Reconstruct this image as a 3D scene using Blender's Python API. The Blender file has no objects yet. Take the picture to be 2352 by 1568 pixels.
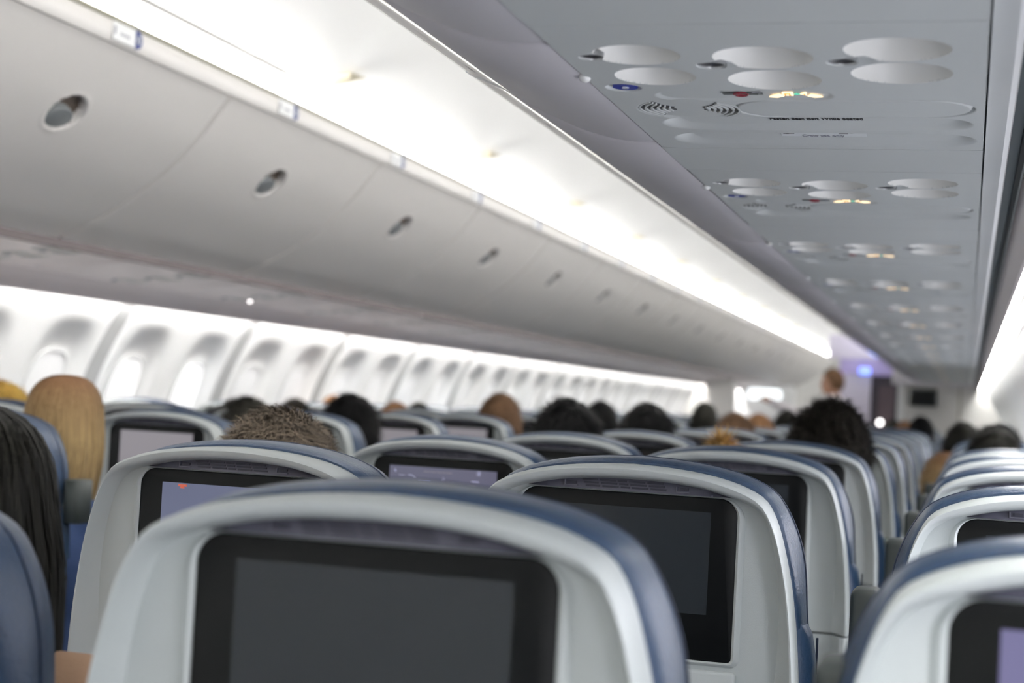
import bpy, bmesh, math, random
import numpy as np
from mathutils import Vector, Matrix
random.seed(7)
RNG = np.random.RandomState(11)
SC = bpy.context.scene
COL = SC.collection
PI = math.pi

# ------------------------------------------------------------------ materials
def mat(name, col, rough=.5, metal=0., spec=.5, emit=None, estr=0., bump=0., bscale=400., vary=0., vscale=6., island=0., coat=0., sheen=0.):
    m = bpy.data.materials.new(name); m.use_nodes = True
    nt = m.node_tree; b = nt.nodes['Principled BSDF']
    b.inputs['Base Color'].default_value = (*col, 1)
    b.inputs['Roughness'].default_value = rough
    b.inputs['Metallic'].default_value = metal
    b.inputs['Specular IOR Level'].default_value = spec
    b.inputs['Coat Weight'].default_value = coat
    if sheen: b.inputs['Sheen Weight'].default_value = sheen
    tc = nt.nodes.new('ShaderNodeTexCoord')
    if vary:
        n = nt.nodes.new('ShaderNodeTexNoise'); n.inputs['Scale'].default_value = vscale
        nt.links.new(tc.outputs['Object'], n.inputs['Vector'])
        r = nt.nodes.new('ShaderNodeMapRange')
        r.inputs['To Min'].default_value = 1 - vary; r.inputs['To Max'].default_value = 1 + vary
        nt.links.new(n.outputs['Fac'], r.inputs['Value'])
        src = r.outputs['Result']
        if island:
            g = nt.nodes.new('ShaderNodeNewGeometry')
            r2 = nt.nodes.new('ShaderNodeMapRange')
            r2.inputs['To Min'].default_value = 1 - island; r2.inputs['To Max'].default_value = 1 + island
            nt.links.new(g.outputs['Random Per Island'], r2.inputs['Value'])
            mm = nt.nodes.new('ShaderNodeMath'); mm.operation = 'MULTIPLY'
            nt.links.new(src, mm.inputs[0]); nt.links.new(r2.outputs['Result'], mm.inputs[1]); src = mm.outputs[0]
        vm = nt.nodes.new('ShaderNodeVectorMath'); vm.operation = 'SCALE'
        vm.inputs[0].default_value = col
        nt.links.new(src, vm.inputs['Scale'])
        nt.links.new(vm.outputs['Vector'], b.inputs['Base Color'])
    if bump:
        n = nt.nodes.new('ShaderNodeTexNoise'); n.inputs['Scale'].default_value = bscale; n.inputs['Detail'].default_value = 3
        nt.links.new(tc.outputs['Object'], n.inputs['Vector'])
        bp = nt.nodes.new('ShaderNodeBump'); bp.inputs['Strength'].default_value = bump; bp.inputs['Distance'].default_value = .002
        nt.links.new(n.outputs['Fac'], bp.inputs['Height']); nt.links.new(bp.outputs['Normal'], b.inputs['Normal'])
    if emit:
        b.inputs['Emission Color'].default_value = (*emit, 1); b.inputs['Emission Strength'].default_value = estr
    return m

M = {}
M['shell'] = mat('seat_plastic', (.565, .605, .595), .42, bump=.12, bscale=900)
M['grille'] = mat('grille_plastic', (.085, .085, .115), .5)
M['slot'] = mat('slot_dark', (.03, .03, .045), .7)
M['bezel'] = mat('bezel_black', (.005, .0058, .006), .42, spec=.14)
M['display'] = mat('display_off', (.024, .028, .032), .22, spec=.45)
M['display_map'] = mat('display_map', (.05, .05, .06), .3, emit=(.20, .20, .32), estr=.75)
M['display_blue'] = mat('display_blue', (.05, .05, .06), .3, emit=(.17, .20, .36), estr=.8, vary=.3, vscale=12)
M['display_violet'] = mat('display_violet', (.05, .05, .06), .3, emit=(.17, .15, .40), estr=.95)
M['display_grey'] = mat('display_grey', (.05, .05, .06), .3, emit=(.42, .39, .42), estr=.9)
M['icon'] = mat('screen_icon', (.3, .3, .4), .5, emit=(.6, .6, .9), estr=.9)
M['icon_blue'] = mat('screen_icon_blue', (.2, .2, .5), .5, emit=(.35, .4, 1.), estr=1.0)
M['icon_orange'] = mat('screen_icon_orange', (.5, .1, .05), .5, emit=(.8, .18, .12), estr=.5)
M['leather'] = mat('blue_leather', (.017, .040, .086), .40, spec=.5, bump=.35, bscale=260, vary=.12, vscale=9)
M['leather_dark'] = mat('leather_stitch', (.012, .022, .05), .55)
M['armrest'] = mat('armrest_plastic', (.034, .042, .040), .5)
M['frame'] = mat('seat_metal', (.25, .26, .27), .4, metal=.7)
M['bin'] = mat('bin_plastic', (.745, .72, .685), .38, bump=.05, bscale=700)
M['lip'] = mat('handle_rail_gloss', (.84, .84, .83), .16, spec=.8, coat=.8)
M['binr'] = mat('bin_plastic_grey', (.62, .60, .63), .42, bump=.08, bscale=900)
M['psu_cup'] = mat('panel_cup', (.76, .76, .73), .45)  # whiter than the panel: light caught in the cups put into the colour
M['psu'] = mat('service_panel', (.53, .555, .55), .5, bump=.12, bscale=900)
M['psul'] = mat('service_panel_pale', (.86, .79, .78), .4, bump=.12, bscale=900)  # lit copy of the panel colour, bright pinkish light put into it
M['vent'] = mat('vent_dark', (.05, .05, .055), .4)
M['chrome'] = mat('vent_metal', (.45, .46, .47), .3, metal=.8)
M['white'] = mat('white_plastic', (.86, .87, .86), .4)
M['wall'] = mat('wall_plastic', (.86, .865, .85), .5)
M['shade'] = mat('window_shade', (.74, .75, .74), .5)
M['daypane'] = mat('window_daylight', (.9, .92, 1.), .4, emit=(.92, .92, 1.0), estr=19.)
M['glowpane2'] = mat('window_glow_bright', (.85, .85, .85), .5, emit=(1.0, 1.0, .98), estr=.55)
M['daypane_l'] = mat('window_daylight_left', (.9, .9, .9), .4, emit=(1.0, .95, .94), estr=16.)  # added glow for hidden lower panes, brightens the left service panels
M['glowpane'] = mat('window_glow', (.8, .8, .8), .5, emit=(.97, 1.0, .97), estr=.14)  # shade glow added to lift the panels above the left seats
M['seam'] = mat('panel_seam', (.40, .405, .40), .6)
M['ceil'] = mat('ceiling_panel', (.92, .92, .91), .5)
M['cream'] = mat('bracket_cream', (.72, .66, .50), .5)
M['strip'] = mat('strip_grey', (.30, .29, .22), .5)
M['lamp'] = mat('cove_lamp', (.9, .9, .9), .5, emit=(1.0, .985, .955), estr=78.)
M['washlamp'] = mat('sidewall_lamp', (.9, .9, .9), .5, emit=(1.0, .995, .97), estr=100.)
M['latch_cup'] = mat('latch_cup', (.20, .16, .13), .5)
M['latch_grey'] = mat('latch_paddle', (.20, .215, .22), .4)
M['navy'] = mat('badge_navy', (.02, .035, .16), .5)
M['print'] = mat('print_black', (.012, .012, .014), .6)
M['print_grey'] = mat('print_grey', (.30, .30, .34), .6)
M['sticker'] = mat('sticker_pale', (.66, .69, .70), .5)
M['callblue'] = mat('call_blue', (.02, .035, .30), .35)
M['signgrey'] = mat('sign_grey', (.10, .11, .11), .5)
M['red'] = mat('sign_red', (.22, .015, .03), .5)
M['sign_amber'] = mat('sign_amber', (.9, .6, .3), .5, emit=(1.0, .78, .50), estr=2.3)
M['sign_orange'] = mat('sign_orange', (.8, .4, .1), .5, emit=(.95, .42, .12), estr=.9)
M['sign_green'] = mat('sign_green', (.1, .6, .4), .5, emit=(.15, .75, .5), estr=.8)
M['rail'] = mat('rail_aluminium', (.80, .82, .82), .32)
M['gap'] = mat('gap_dark', (.035, .04, .045), .6)
M['binlip'] = mat('bin_lip', (.16, .13, .13), .6)
M['gapgrey'] = mat('gap_grey', (.30, .34, .36), .5)
M['carpet'] = mat('carpet', (.05, .06, .09), .95, bump=.5, bscale=300, vary=.2, vscale=80)
M['bulk'] = mat('bulkhead', (.70, .69, .66), .5)
M['lav'] = mat('galley_lavender', (.66, .62, .72), .5)
M['violet'] = mat('galley_violet', (.42, .36, .62), .5)  # purple lighting on the overhead panel put into its colour
M['curtain'] = mat('curtain_dark', (.035, .03, .04), .8)
M['curtain_b'] = mat('curtain_brown', (.10, .075, .085), .8)
M['bluelamp'] = mat('blue_lamp', (.2, .3, .9), .5, emit=(.25, .38, 1.0), estr=2.6)
M['whitelamp'] = mat('small_lamp', (.9, .9, .9), .5, emit=(1.0, .97, .95), estr=9.)
M['paxlamp'] = mat('status_lamp', (.9, .9, .9), .5, emit=(1.0, .94, .94), estr=9.)
M['doorpane'] = mat('door_pane', (.9, .95, 1.), .3, emit=(.95, 1.0, 1.0), estr=1.9)
M['monitor'] = mat('monitor_black', (.012, .018, .017), .35)
M['skin'] = mat('skin', (.62, .36, .26), .5, vary=.06, vscale=20)
M['skin_d'] = mat('skin_tan', (.42, .23, .15), .5, vary=.06, vscale=20)

def hairmat(name, c, rough=.48, island=.35, vary=.25, vs=25.):
    M[name] = mat(name, c, max(rough, .55), spec=.08, vary=vary, vscale=vs, island=island)
    nt = M[name].node_tree; n = nt.nodes['Noise Texture']; tc = nt.nodes['Texture Coordinate']
    mp = nt.nodes.new('ShaderNodeMapping'); mp.inputs['Scale'].default_value = (1, 1, .12)
    nt.links.new(tc.outputs['Object'], mp.inputs['Vector']); nt.links.new(mp.outputs['Vector'], n.inputs['Vector'])
hairmat('hair_greybrown', (.17, .135, .10), .5, .55, .3, 30)
hairmat('hair_black', (.005, .005, .0052), .45, .4)
hairmat('hair_dark', (.009, .0085, .0065), .42, .5, .35, 14)
hairmat('hair_darkgrey', (.030, .029, .024), .5, .4, .35, 20)
hairmat('hair_brown', (.13, .075, .042), .5, .4)
hairmat('hair_ginger', (.36, .20, .10), .5, .4)
hairmat('hair_blond', (.52, .33, .12), .45, .35, .35, 18)
hairmat('hair_yellow', (.66, .46, .12), .45, .3, .25, 16)
hairmat('hair_goldbrown', (.46, .325, .155), .45, .40, .32, 70)
def root_shade(name, root_col, z0, z1):
    nt = M[name].node_tree; b = nt.nodes['Principled BSDF']; src = b.inputs['Base Color'].links[0].from_socket
    sp_ = nt.nodes.new('ShaderNodeSeparateXYZ'); nt.links.new(nt.nodes['Texture Coordinate'].outputs['Object'], sp_.inputs[0])
    mr = nt.nodes.new('ShaderNodeMapRange'); mr.inputs['From Min'].default_value = z0; mr.inputs['From Max'].default_value = z1
    nt.links.new(sp_.outputs['Z'], mr.inputs['Value'])
    mx = nt.nodes.new('ShaderNodeMix'); mx.data_type = 'RGBA'; nt.links.new(mr.outputs['Result'], mx.inputs[0])
    nt.links.new(src, mx.inputs[6]); mx.inputs[7].default_value = (*root_col, 1); nt.links.new(mx.outputs[2], b.inputs['Base Color'])
root_shade('hair_goldbrown', (.17, .085, .045), -.02, .125)
hairmat('hair_curly', (.014, .012, .009), .5, .7, .5, 30)
def cloth(name, c): M[name] = mat(name, c, .85, bump=.4, bscale=220, vary=.1, vscale=12)
cloth('cloth_tan', (.42, .26, .16)); cloth('cloth_navy', (.03, .045, .10)); cloth('cloth_grey', (.18, .18, .19))
cloth('cloth_white', (.80, .76, .78)); cloth('cloth_black', (.02, .02, .022)); cloth('cloth_blue', (.07, .12, .28)); cloth('cloth_green', (.09, .12, .09))

# ------------------------------------------------------------------ mesh helpers
class MB:
    def __init__(s): s.v = []; s.f = []; s.m = []; s.mats = []
    def mi(s, m):
        if m not in s.mats: s.mats.append(m)
        return s.mats.index(m)
    def add(s, v, f, m):
        o = len(s.v); k = s.mi(m)
        s.v.extend([tuple(map(float, p)) for p in v]); s.f.extend([tuple(i + o for i in q) for q in f]); s.m.extend([k] * len(f))
    def box(s, x0, x1, y0, y1, z0, z1, m):
        v = [(x, y, z) for x in (x0, x1) for y in (y0, y1) for z in (z0, z1)]
        s.add(v, [(0, 1, 3, 2), (4, 6, 7, 5), (0, 4, 5, 1), (2, 3, 7, 6), (0, 2, 6, 4), (1, 5, 7, 3)], m)
    def loft(s, loops, m, closed=True, cap0=False, cap1=False):
        n = len(loops[0]); v = [p for l in loops for p in l]; f = []
        for i in range(len(loops) - 1):
            for j in range(n if closed else n - 1):
                a = i * n + j; b = i * n + (j + 1) % n
                f.append((a, b, b + n, a + n))
        if cap0: f.append(tuple(range(n))[::-1])
        if cap1: f.append(tuple((len(loops) - 1) * n + j for j in range(n)))
        s.add(v, f, m)
    def capsule(s, p0, p1, r0, r1, m, seg=14, rings=4, sc=(1, 1)):
        p0 = Vector(p0); p1 = Vector(p1); d = (p1 - p0); L = d.length; d = d.normalized() if L > 1e-6 else Vector((0, 0, 1))
        a = d.orthogonal().normalized(); b = d.cross(a); loops = []
        for i in range(rings + 1):
            t = -PI / 2 + i / rings * PI / 2
            loops.append((p0 + d * r0 * math.sin(t), max(r0 * math.cos(t), 1e-4)))
        for i in range(rings + 1):
            t = i / rings * PI / 2
            loops.append((p1 + d * r1 * math.sin(t), max(r1 * math.cos(t), 1e-4)))
        s.loft([[c + (a * math.cos(2 * PI * j / seg) * sc[0] + b * math.sin(2 * PI * j / seg) * sc[1]) * r for j in range(seg)] for c, r in loops], m, True, True, True)
    def ellipsoid(s, c, r, m, nu=20, nv=14, fn=None):
        loops = []
        for i in range(nv + 1):
            t = -PI / 2 + PI * i / nv; t = max(min(t, PI / 2 - .01), -PI / 2 + .01)
            row = []
            for j in range(nu):
                p = 2 * PI * j / nu
                d = Vector((math.cos(t) * math.cos(p), math.cos(t) * math.sin(p), math.sin(t)))
                k = fn(d) if fn else 1.
                row.append((c[0] + r[0] * d.x * k, c[1] + r[1] * d.y * k, c[2] + r[2] * d.z * k))
            loops.append(row)
        s.loft(loops, m, True, True, True)
    def tube(s, path, r, m, seg=8, closed=False):
        n = len(path); P = [Vector(p) for p in path]; loops = []
        for i in range(n):
            d = (P[(i + 1) % n] - P[i - 1]) if closed else (P[min(i + 1, n - 1)] - P[max(i - 1, 0)])
            d.normalize(); up = Vector((0, 1, 0)) if abs(d.y) < .9 else Vector((1, 0, 0))
            a = d.cross(up).normalized(); b = d.cross(a)
            loops.append([P[i] + (a * math.cos(2 * PI * j / seg) + b * math.sin(2 * PI * j / seg)) * r for j in range(seg)])
        if closed: loops.append(loops[0])
        s.loft(loops, m, True, not closed, not closed)
    def mesh(s, name, merge=0., angle=40., fix=True):
        me = bpy.data.meshes.new(name); me.from_pydata(s.v, [], s.f)
        for mm in s.mats: me.materials.append(M[mm])
        me.polygons.foreach_set('material_index', s.m)
        if merge or fix:
            bm = bmesh.new(); bm.from_mesh(me)
            if merge: bmesh.ops.remove_doubles(bm, verts=bm.verts, dist=merge)
            if fix: bmesh.ops.recalc_face_normals(bm, faces=bm.faces)
            bm.to_mesh(me); bm.free()
        me.polygons.foreach_set('use_smooth', [True] * len(me.polygons))
        me.set_sharp_from_angle(angle=math.radians(angle))
        me.update(); return me
    def obj(s, name, parent=None, **k): return link(name, s.mesh(name, **k), parent)

def link(name, me, parent=None, loc=(0, 0, 0)):
    o = bpy.data.objects.new(name, me); COL.objects.link(o); o.location = loc
    if parent: o.parent = parent
    return o
def tag(o, label=None, cat=None, group=None, kind=None):
    if label: o['label'] = label
    if cat: o['category'] = cat
    if group: o['group'] = group
    if kind: o['kind'] = kind
    return o
def empty(name, loc=(0, 0, 0), rz=0):
    o = bpy.data.objects.new(name, None); COL.objects.link(o); o.location = loc; o.rotation_euler = (0, 0, rz); o.empty_display_size = .1
    return o
def kids(o): return [c for c in ALLKIDS.get(o.name, [])]
def copy_tree(src, parent=None):
    c = src.copy(); COL.objects.link(c)
    if parent: c.parent = parent
    for ch in list(src.children): copy_tree(ch, c)
    return c
def setmat(o, *names):
    for i, n in enumerate(names):
        o.material_slots[i].link = 'OBJECT'; o.material_slots[i].material = M[n]
def structure(o, label=None): o['kind'] = 'structure'; return o

def rounded_box(mb, x0, x1, y0, y1, z0, z1, r, m, seg=3):
    bm = bmesh.new(); bmesh.ops.create_cube(bm, size=1)
    for v in bm.verts: v.co = Vector(((x0 + x1) / 2 + v.co.x * (x1 - x0), (y0 + y1) / 2 + v.co.y * (y1 - y0), (z0 + z1) / 2 + v.co.z * (z1 - z0)))
    bmesh.ops.bevel(bm, geom=bm.edges[:], offset=r, segments=seg, profile=.5, affect='EDGES')
    bm.verts.ensure_lookup_table(); bm.verts.index_update()
    mb.add([v.co[:] for v in bm.verts], [tuple(v.index for v in f.verts) for f in bm.faces], m); bm.free()

def spline(pts, n):
    """resample a polyline through a Catmull-Rom curve to n points by arc length"""
    P = [np.array(p, float) for p in pts]; P = [2 * P[0] - P[1]] + P + [2 * P[-1] - P[-2]]
    out = []
    for i in range(1, len(P) - 2):
        for t in np.linspace(0, 1, 16, endpoint=False):
            a, b, c, d = P[i - 1:i + 3]
            out.append(.5 * ((2 * b) + (c - a) * t + (2 * a - 5 * b + 4 * c - d) * t * t + (3 * b - a - 3 * c + d) * t ** 3))
    out.append(P[-2]); out = np.array(out)
    s = np.concatenate([[0], np.cumsum(np.linalg.norm(np.diff(out, axis=0), axis=1))])
    u = np.linspace(0, s[-1], n)
    return np.stack([np.interp(u, s, out[:, k]) for k in range(out.shape[1])], 1)

def text_mesh(body, width, height, m, name, bold=0.):
    cu = bpy.data.curves.new(name, 'FONT'); cu.body = body; cu.align_x = 'CENTER'; cu.align_y = 'CENTER'; cu.extrude = .004; cu.offset = bold
    o = bpy.data.objects.new(name, cu); COL.objects.link(o)
    bpy.context.view_layer.update()
    dg = bpy.context.evaluated_depsgraph_get()
    me = bpy.data.meshes.new_from_object(o.evaluated_get(dg))
    bpy.data.objects.remove(o)
    n = len(me.vertices); co = np.empty(n * 3); me.vertices.foreach_get('co', co); co = co.reshape(n, 3)
    lo, hi = co.min(0), co.max(0); c = (lo + hi) / 2
    co = (co - c) * np.array([width / (hi[0] - lo[0]), height / (hi[1] - lo[1]), .06])
    me.vertices.foreach_set('co', co.ravel()); me.materials.clear(); me.materials.append(M[m]); me.update()
    return me

# ------------------------------------------------------------------ camera (a phone held up in the window-side seat)
CAM = Vector((1.33, 0, 1.27))
R_ = Vector((0.96075198, 0.27206839, 0.05417038)); U_ = Vector((-0.04268919, -0.04794717, 0.99793722)); W_ = Vector((-0.27410449, 0.96108265, 0.03445096))
cd = bpy.data.cameras.new('camera'); cam = bpy.data.objects.new('camera', cd); COL.objects.link(cam)
mw = Matrix((( R_.x, U_.x, -W_.x, CAM.x), (R_.y, U_.y, -W_.y, CAM.y), (R_.z, U_.z, -W_.z, CAM.z), (0, 0, 0, 1)))
cam.matrix_world = mw
cd.sensor_width = 36.; cd.lens = 36. * 3700. / 2352.; cd.clip_start = .05; cd.clip_end = 100
cd.dof.use_dof = True; cd.dof.focus_distance = 1.78; cd.dof.aperture_fstop = 5.2
SC.camera = cam

# ------------------------------------------------------------------ cabin shell
Y0, Y1 = -2.2, 24.0
# floor
mb = MB(); mb.box(-1.75, 1.75, Y0, Y1, -.06, 0, 'carpet'); structure(mb.obj('floor'))
# side walls: panels 1.018 m long with two window recesses each
WPROF = [(1.455, 1.535), (1.462, 1.52), (1.50, 1.46), (1.545, 1.38), (1.59, 1.28), (1.63, 1.16), (1.66, 1.02), (1.675, .88), (1.675, .6), (1.65, .3), (1.58, .0)]
PSEAM, PL = 4.985 - 1.018 * 8, 1.018
wp = spline(WPROF, 64)
def build_wall(side):
    ys = []
    nP = int((Y1 - PSEAM) / PL) + 1
    for p in range(nP):
        y = PSEAM + p * PL
        for t in list(np.array([-.060, -.054, -.048, .048, .054, .060]) + 0) + list(np.linspace(.068, PL - .068, 44)):
            ys.append((y + t, p, t))
    ys = [q for q in ys if Y0 - .1 < q[0] < Y1 + .05]
    z = wp[:, 1]; x = wp[:, 0]
    loops = []
    for (y, p, t) in ys:
        row = []
        for i in range(len(z)):
            d = 0.
            if abs(t) <= .0485: d = .006
            elif abs(t) <= .0545: d = .005
            for wc in (.262, .756):
                u = (t - wc) / .150; w = (z[i] - 1.19) / .215
                s = (abs(u) ** 3.2 + abs(w) ** 3.2) ** (1 / 3.2)
                if s < 1.25:
                    k = min(max((1.25 - s) / .42, 0), 1); k = k * k * (3 - 2 * k); d = max(d, .024 * k)
            row.append((side * (x[i] + d), y, z[i]))
        loops.append(row)
    mb = MB(); mb.loft(loops, 'wall', closed=False)
    sm = mb.mi('seam'); nn = len(z) - 1
    for i in range(len(ys) - 1):
        if abs(ys[i][2] + ys[i + 1][2]) < .01 and abs(ys[i][2]) < .0485: mb.m[i * nn:(i + 1) * nn] = [sm] * nn
    return structure(mb.obj('wall_right' if side > 0 else 'wall_left', angle=60))
build_wall(-1); build_wall(1)
# windows: a shade with frame at the bottom of every recess
def win_mesh(side, pane='shade', low='daypane_l'):
    mb = MB(); n = 28
    def ring(s, off):
        out = []
        for j in range(n):
            a = 2 * PI * j / n; c, sn = math.cos(a), math.sin(a)
            u = math.copysign(abs(c) ** (2 / 3.2), c) * .110 * s; w = math.copysign(abs(sn) ** (2 / 3.2), sn) * .158 * s
            zz = 1.19 + w; xx = float(np.interp(-zz, -wp[:, 1], wp[:, 0]))
            out.append((side * (xx + off), u, zz))
        return out
    mb.loft([ring(1.02, .025), ring(1.02, .018), ring(.95, .017), ring(.93, .022)], 'white')
    # pane above, glowing part below, added on the left to light the service panels
    full_ = ring(.93, .0215); zc = 1.145
    up = [p for p in full_ if p[2] >= zc]; lo = [p for p in full_ if p[2] < zc]
    def fill(pts, m):
        c = tuple(sum(q[k] for q in pts) / len(pts) for k in range(3)); pts = sorted(pts, key=lambda p: math.atan2(p[2] - c[2], p[1]))
        mb.add(pts + [c], [(i, (i + 1) % len(pts), len(pts)) for i in range(len(pts))], m)
    x_at = lambda zz, off: side * (float(np.interp(-zz, -wp[:, 1], wp[:, 0])) + off)
    hw = max(abs(p[1]) for p in full_)
    fill(up + [(x_at(zc, .0215), -hw, zc), (x_at(zc, .0215), hw, zc)], pane); fill(lo + [(x_at(zc, .0235), -hw, zc), (x_at(zc, .0235), hw, zc)], low)
    return mb.mesh('window')
wi = 1
for side in (-1, 1):
    me = win_mesh(side); med = win_mesh(side, 'daypane', 'daypane'); meg = win_mesh(side, 'glowpane'); meo = win_mesh(side, 'glowpane2')
    for p in range(1, 31):
        for wc in (.262, .756):
            y = PSEAM + p * PL + wc
            if y > Y1 - .3 or y < (-1.9 if side > 0 else 2.5): continue
            structure(link('window_%d' % wi, med if side > 0 and y < 9 else meo if 4.9 < y < 6.0 else meg, None, (0, y, 0))); wi += 1
# ceiling (gently vaulted, with a joint line)
CP = [(-1.0, 2.02), (-.70, 2.10), (-.535, 2.118), (-.522, 2.119), (-.521, 2.133), (-.509, 2.133), (-.508, 2.121), (-.40, 2.150), (-.2, 2.205), (0, 2.225), (.2, 2.205), (.45, 2.13), (.70, 2.09), (1.0, 2.0)]
mb = MB(); mb.loft([[(x, y, z) for x, z in CP] for y in (Y0, 6, 14, Y1)] , 'ceil', closed=False)
mb.loft([[(x, y, z + .03) for x, z in CP] for y in (Y0, 6, 14, Y1)], 'ceil', closed=False)
structure(mb.obj('ceiling', angle=25))
M['joint'] = mat('ceiling_joint', (.10, .10, .095), .6)
mb = MB(); mb.box(-.526, -.504, Y0, 4.05, 2.1165, 2.1195, 'joint'); structure(mb.obj('trim_16'))
# rear wall (behind the camera) and front wall
mb = MB(); mb.box(-1.8, 1.8, Y0 - .08, Y0, 0, 2.2, 'bulk'); structure(mb.obj('wall_back'))
mb = MB(); mb.box(-1.8, 1.8, Y1, Y1 + .08, 0, 2.2, 'bulk'); structure(mb.obj('wall_front'))

# cove lamps: long light strips behind the top edge of the bins, one per metre and side
lm = MB(); lm.box(-.024, .024, -.52, .52, -.012, .012, 'lamp'); lme = lm.mesh('cove_lamp')
hm = MB(); hm.box(-.034, .034, -.52, .52, -.022, -.0125, 'white'); hme = hm.mesh('lamp_tray')
M['washlamp_l'] = mat('sidewall_lamp_left', (.9, .9, .9), .5, emit=(1.0, .985, .965), estr=125.)
wm_ = MB(); wm_.box(-.012, .012, -.52, .52, -.006, .006, 'washlamp'); wme = wm_.mesh('sidewall_lamp')
wl_ = MB(); wl_.box(-.012, .012, -.52, .52, -.006, .006, 'washlamp_l'); wle = wl_.mesh('sidewall_lamp')
wh = MB(); wh.box(-.018, .018, -.52, .52, .0065, .016, 'white'); whe = wh.mesh('lamp_tray')
ORD = 'first second third fourth fifth sixth seventh eighth ninth tenth eleventh twelfth thirteenth fourteenth fifteenth sixteenth seventeenth eighteenth nineteenth twentieth twenty-first twenty-second twenty-third twenty-fourth twenty-fifth twenty-sixth twenty-seventh twenty-eighth twenty-ninth thirtieth'.split()
for sx, sn in ((-1, 'left'), (1, 'right')):
    i = 0
    for y in np.arange(-1.6, 23.5, 1.06):  # right-hand lamps beyond the last bin added to brighten the front
        o = empty('cove_light', (sx * .60, y, 2.055)); link('tube', lme, o); link('tray', hme, o)
        tag(o, 'white cove light strip hidden behind the %s bin tops, %s along the cabin' % (sn, ORD[i]), 'light', 'cove lights above the %s bins' % sn)
        o = empty('sidewall_light', (sx * 1.418, y, 1.560)); link('tube', wme if sx > 0 else wle, o); link('tray', whe, o)
        tag(o, 'slim wash light above the %s window panels, %s along the cabin' % (sn, ORD[i]), 'light', 'wash lights along the %s wall' % sn)
        i += 1

# valances and rails between service panels and walls
def extrude_y(prof, y0, y1, m, name, closed=True, angle=40, segs=1):
    mb = MB(); mb.loft([[(x, y, z) for x, z in prof] for y in np.linspace(y0, y1, segs + 1)], m, closed, closed, closed)
    return mb.obj(name, angle=angle)
Yr = 14.15   # the right-hand bank of service panels ends at a bulkhead
structure(extrude_y([(-1.3345, 1.590), (-1.336, 1.568), (-1.343, 1.563), (-1.356, 1.556), (-1.374, 1.540), (-1.390, 1.520), (-1.398, 1.511), (-1.404, 1.510), (-1.406, 1.518), (-1.392, 1.545), (-1.372, 1.572), (-1.345, 1.60)], Y0, 22.5, 'psul', 'trim_1'))
structure(extrude_y([(1.3346, 1.590), (1.3352, 1.5765), (1.3385, 1.5765), (1.348, 1.5735), (1.3545, 1.5715), (1.360, 1.5745), (1.362, 1.583), (1.3615, 1.62), (1.3346, 1.62)], Y0, Yr, 'rail', 'trim_2'))
structure(extrude_y([(1.3625, 1.606), (1.3765, 1.606), (1.3765, 1.615), (1.3625, 1.615)], Y0, Yr, 'gapgrey', 'trim_3'))
structure(extrude_y([(1.377, 1.598), (1.3835, 1.598), (1.3835, 1.64), (1.377, 1.64)], Y0, Yr, 'gap', 'trim_4'))
structure(extrude_y([(1.3865, 1.60), (1.392, 1.575), (1.400, 1.545), (1.404, 1.532), (1.410, 1.530), (1.414, 1.54), (1.405, 1.58), (1.395, 1.62)], Y0, Y1, 'psul', 'trim_5'))
# closing strips above the walls so that no dark gap shows
structure(extrude_y([(-1.34, 1.602), (-1.47, 1.60), (-1.47, 1.625), (-1.34, 1.625)], Y0, 22.5, 'white', 'trim_6'))
structure(extrude_y([(1.395, 1.605), (1.47, 1.60), (1.47, 1.625), (1.395, 1.625)], Y0, Y1, 'white', 'trim_7'))
structure(extrude_y([(-1.452, 1.53), (-1.458, 1.60), (-1.475, 1.60), (-1.472, 1.53)], Y0, Y1, 'wall', 'trim_8'))
structure(extrude_y([(1.452, 1.53), (1.458, 1.60), (1.475, 1.60), (1.472, 1.53)], Y0, Y1, 'wall', 'trim_9'))

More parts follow.
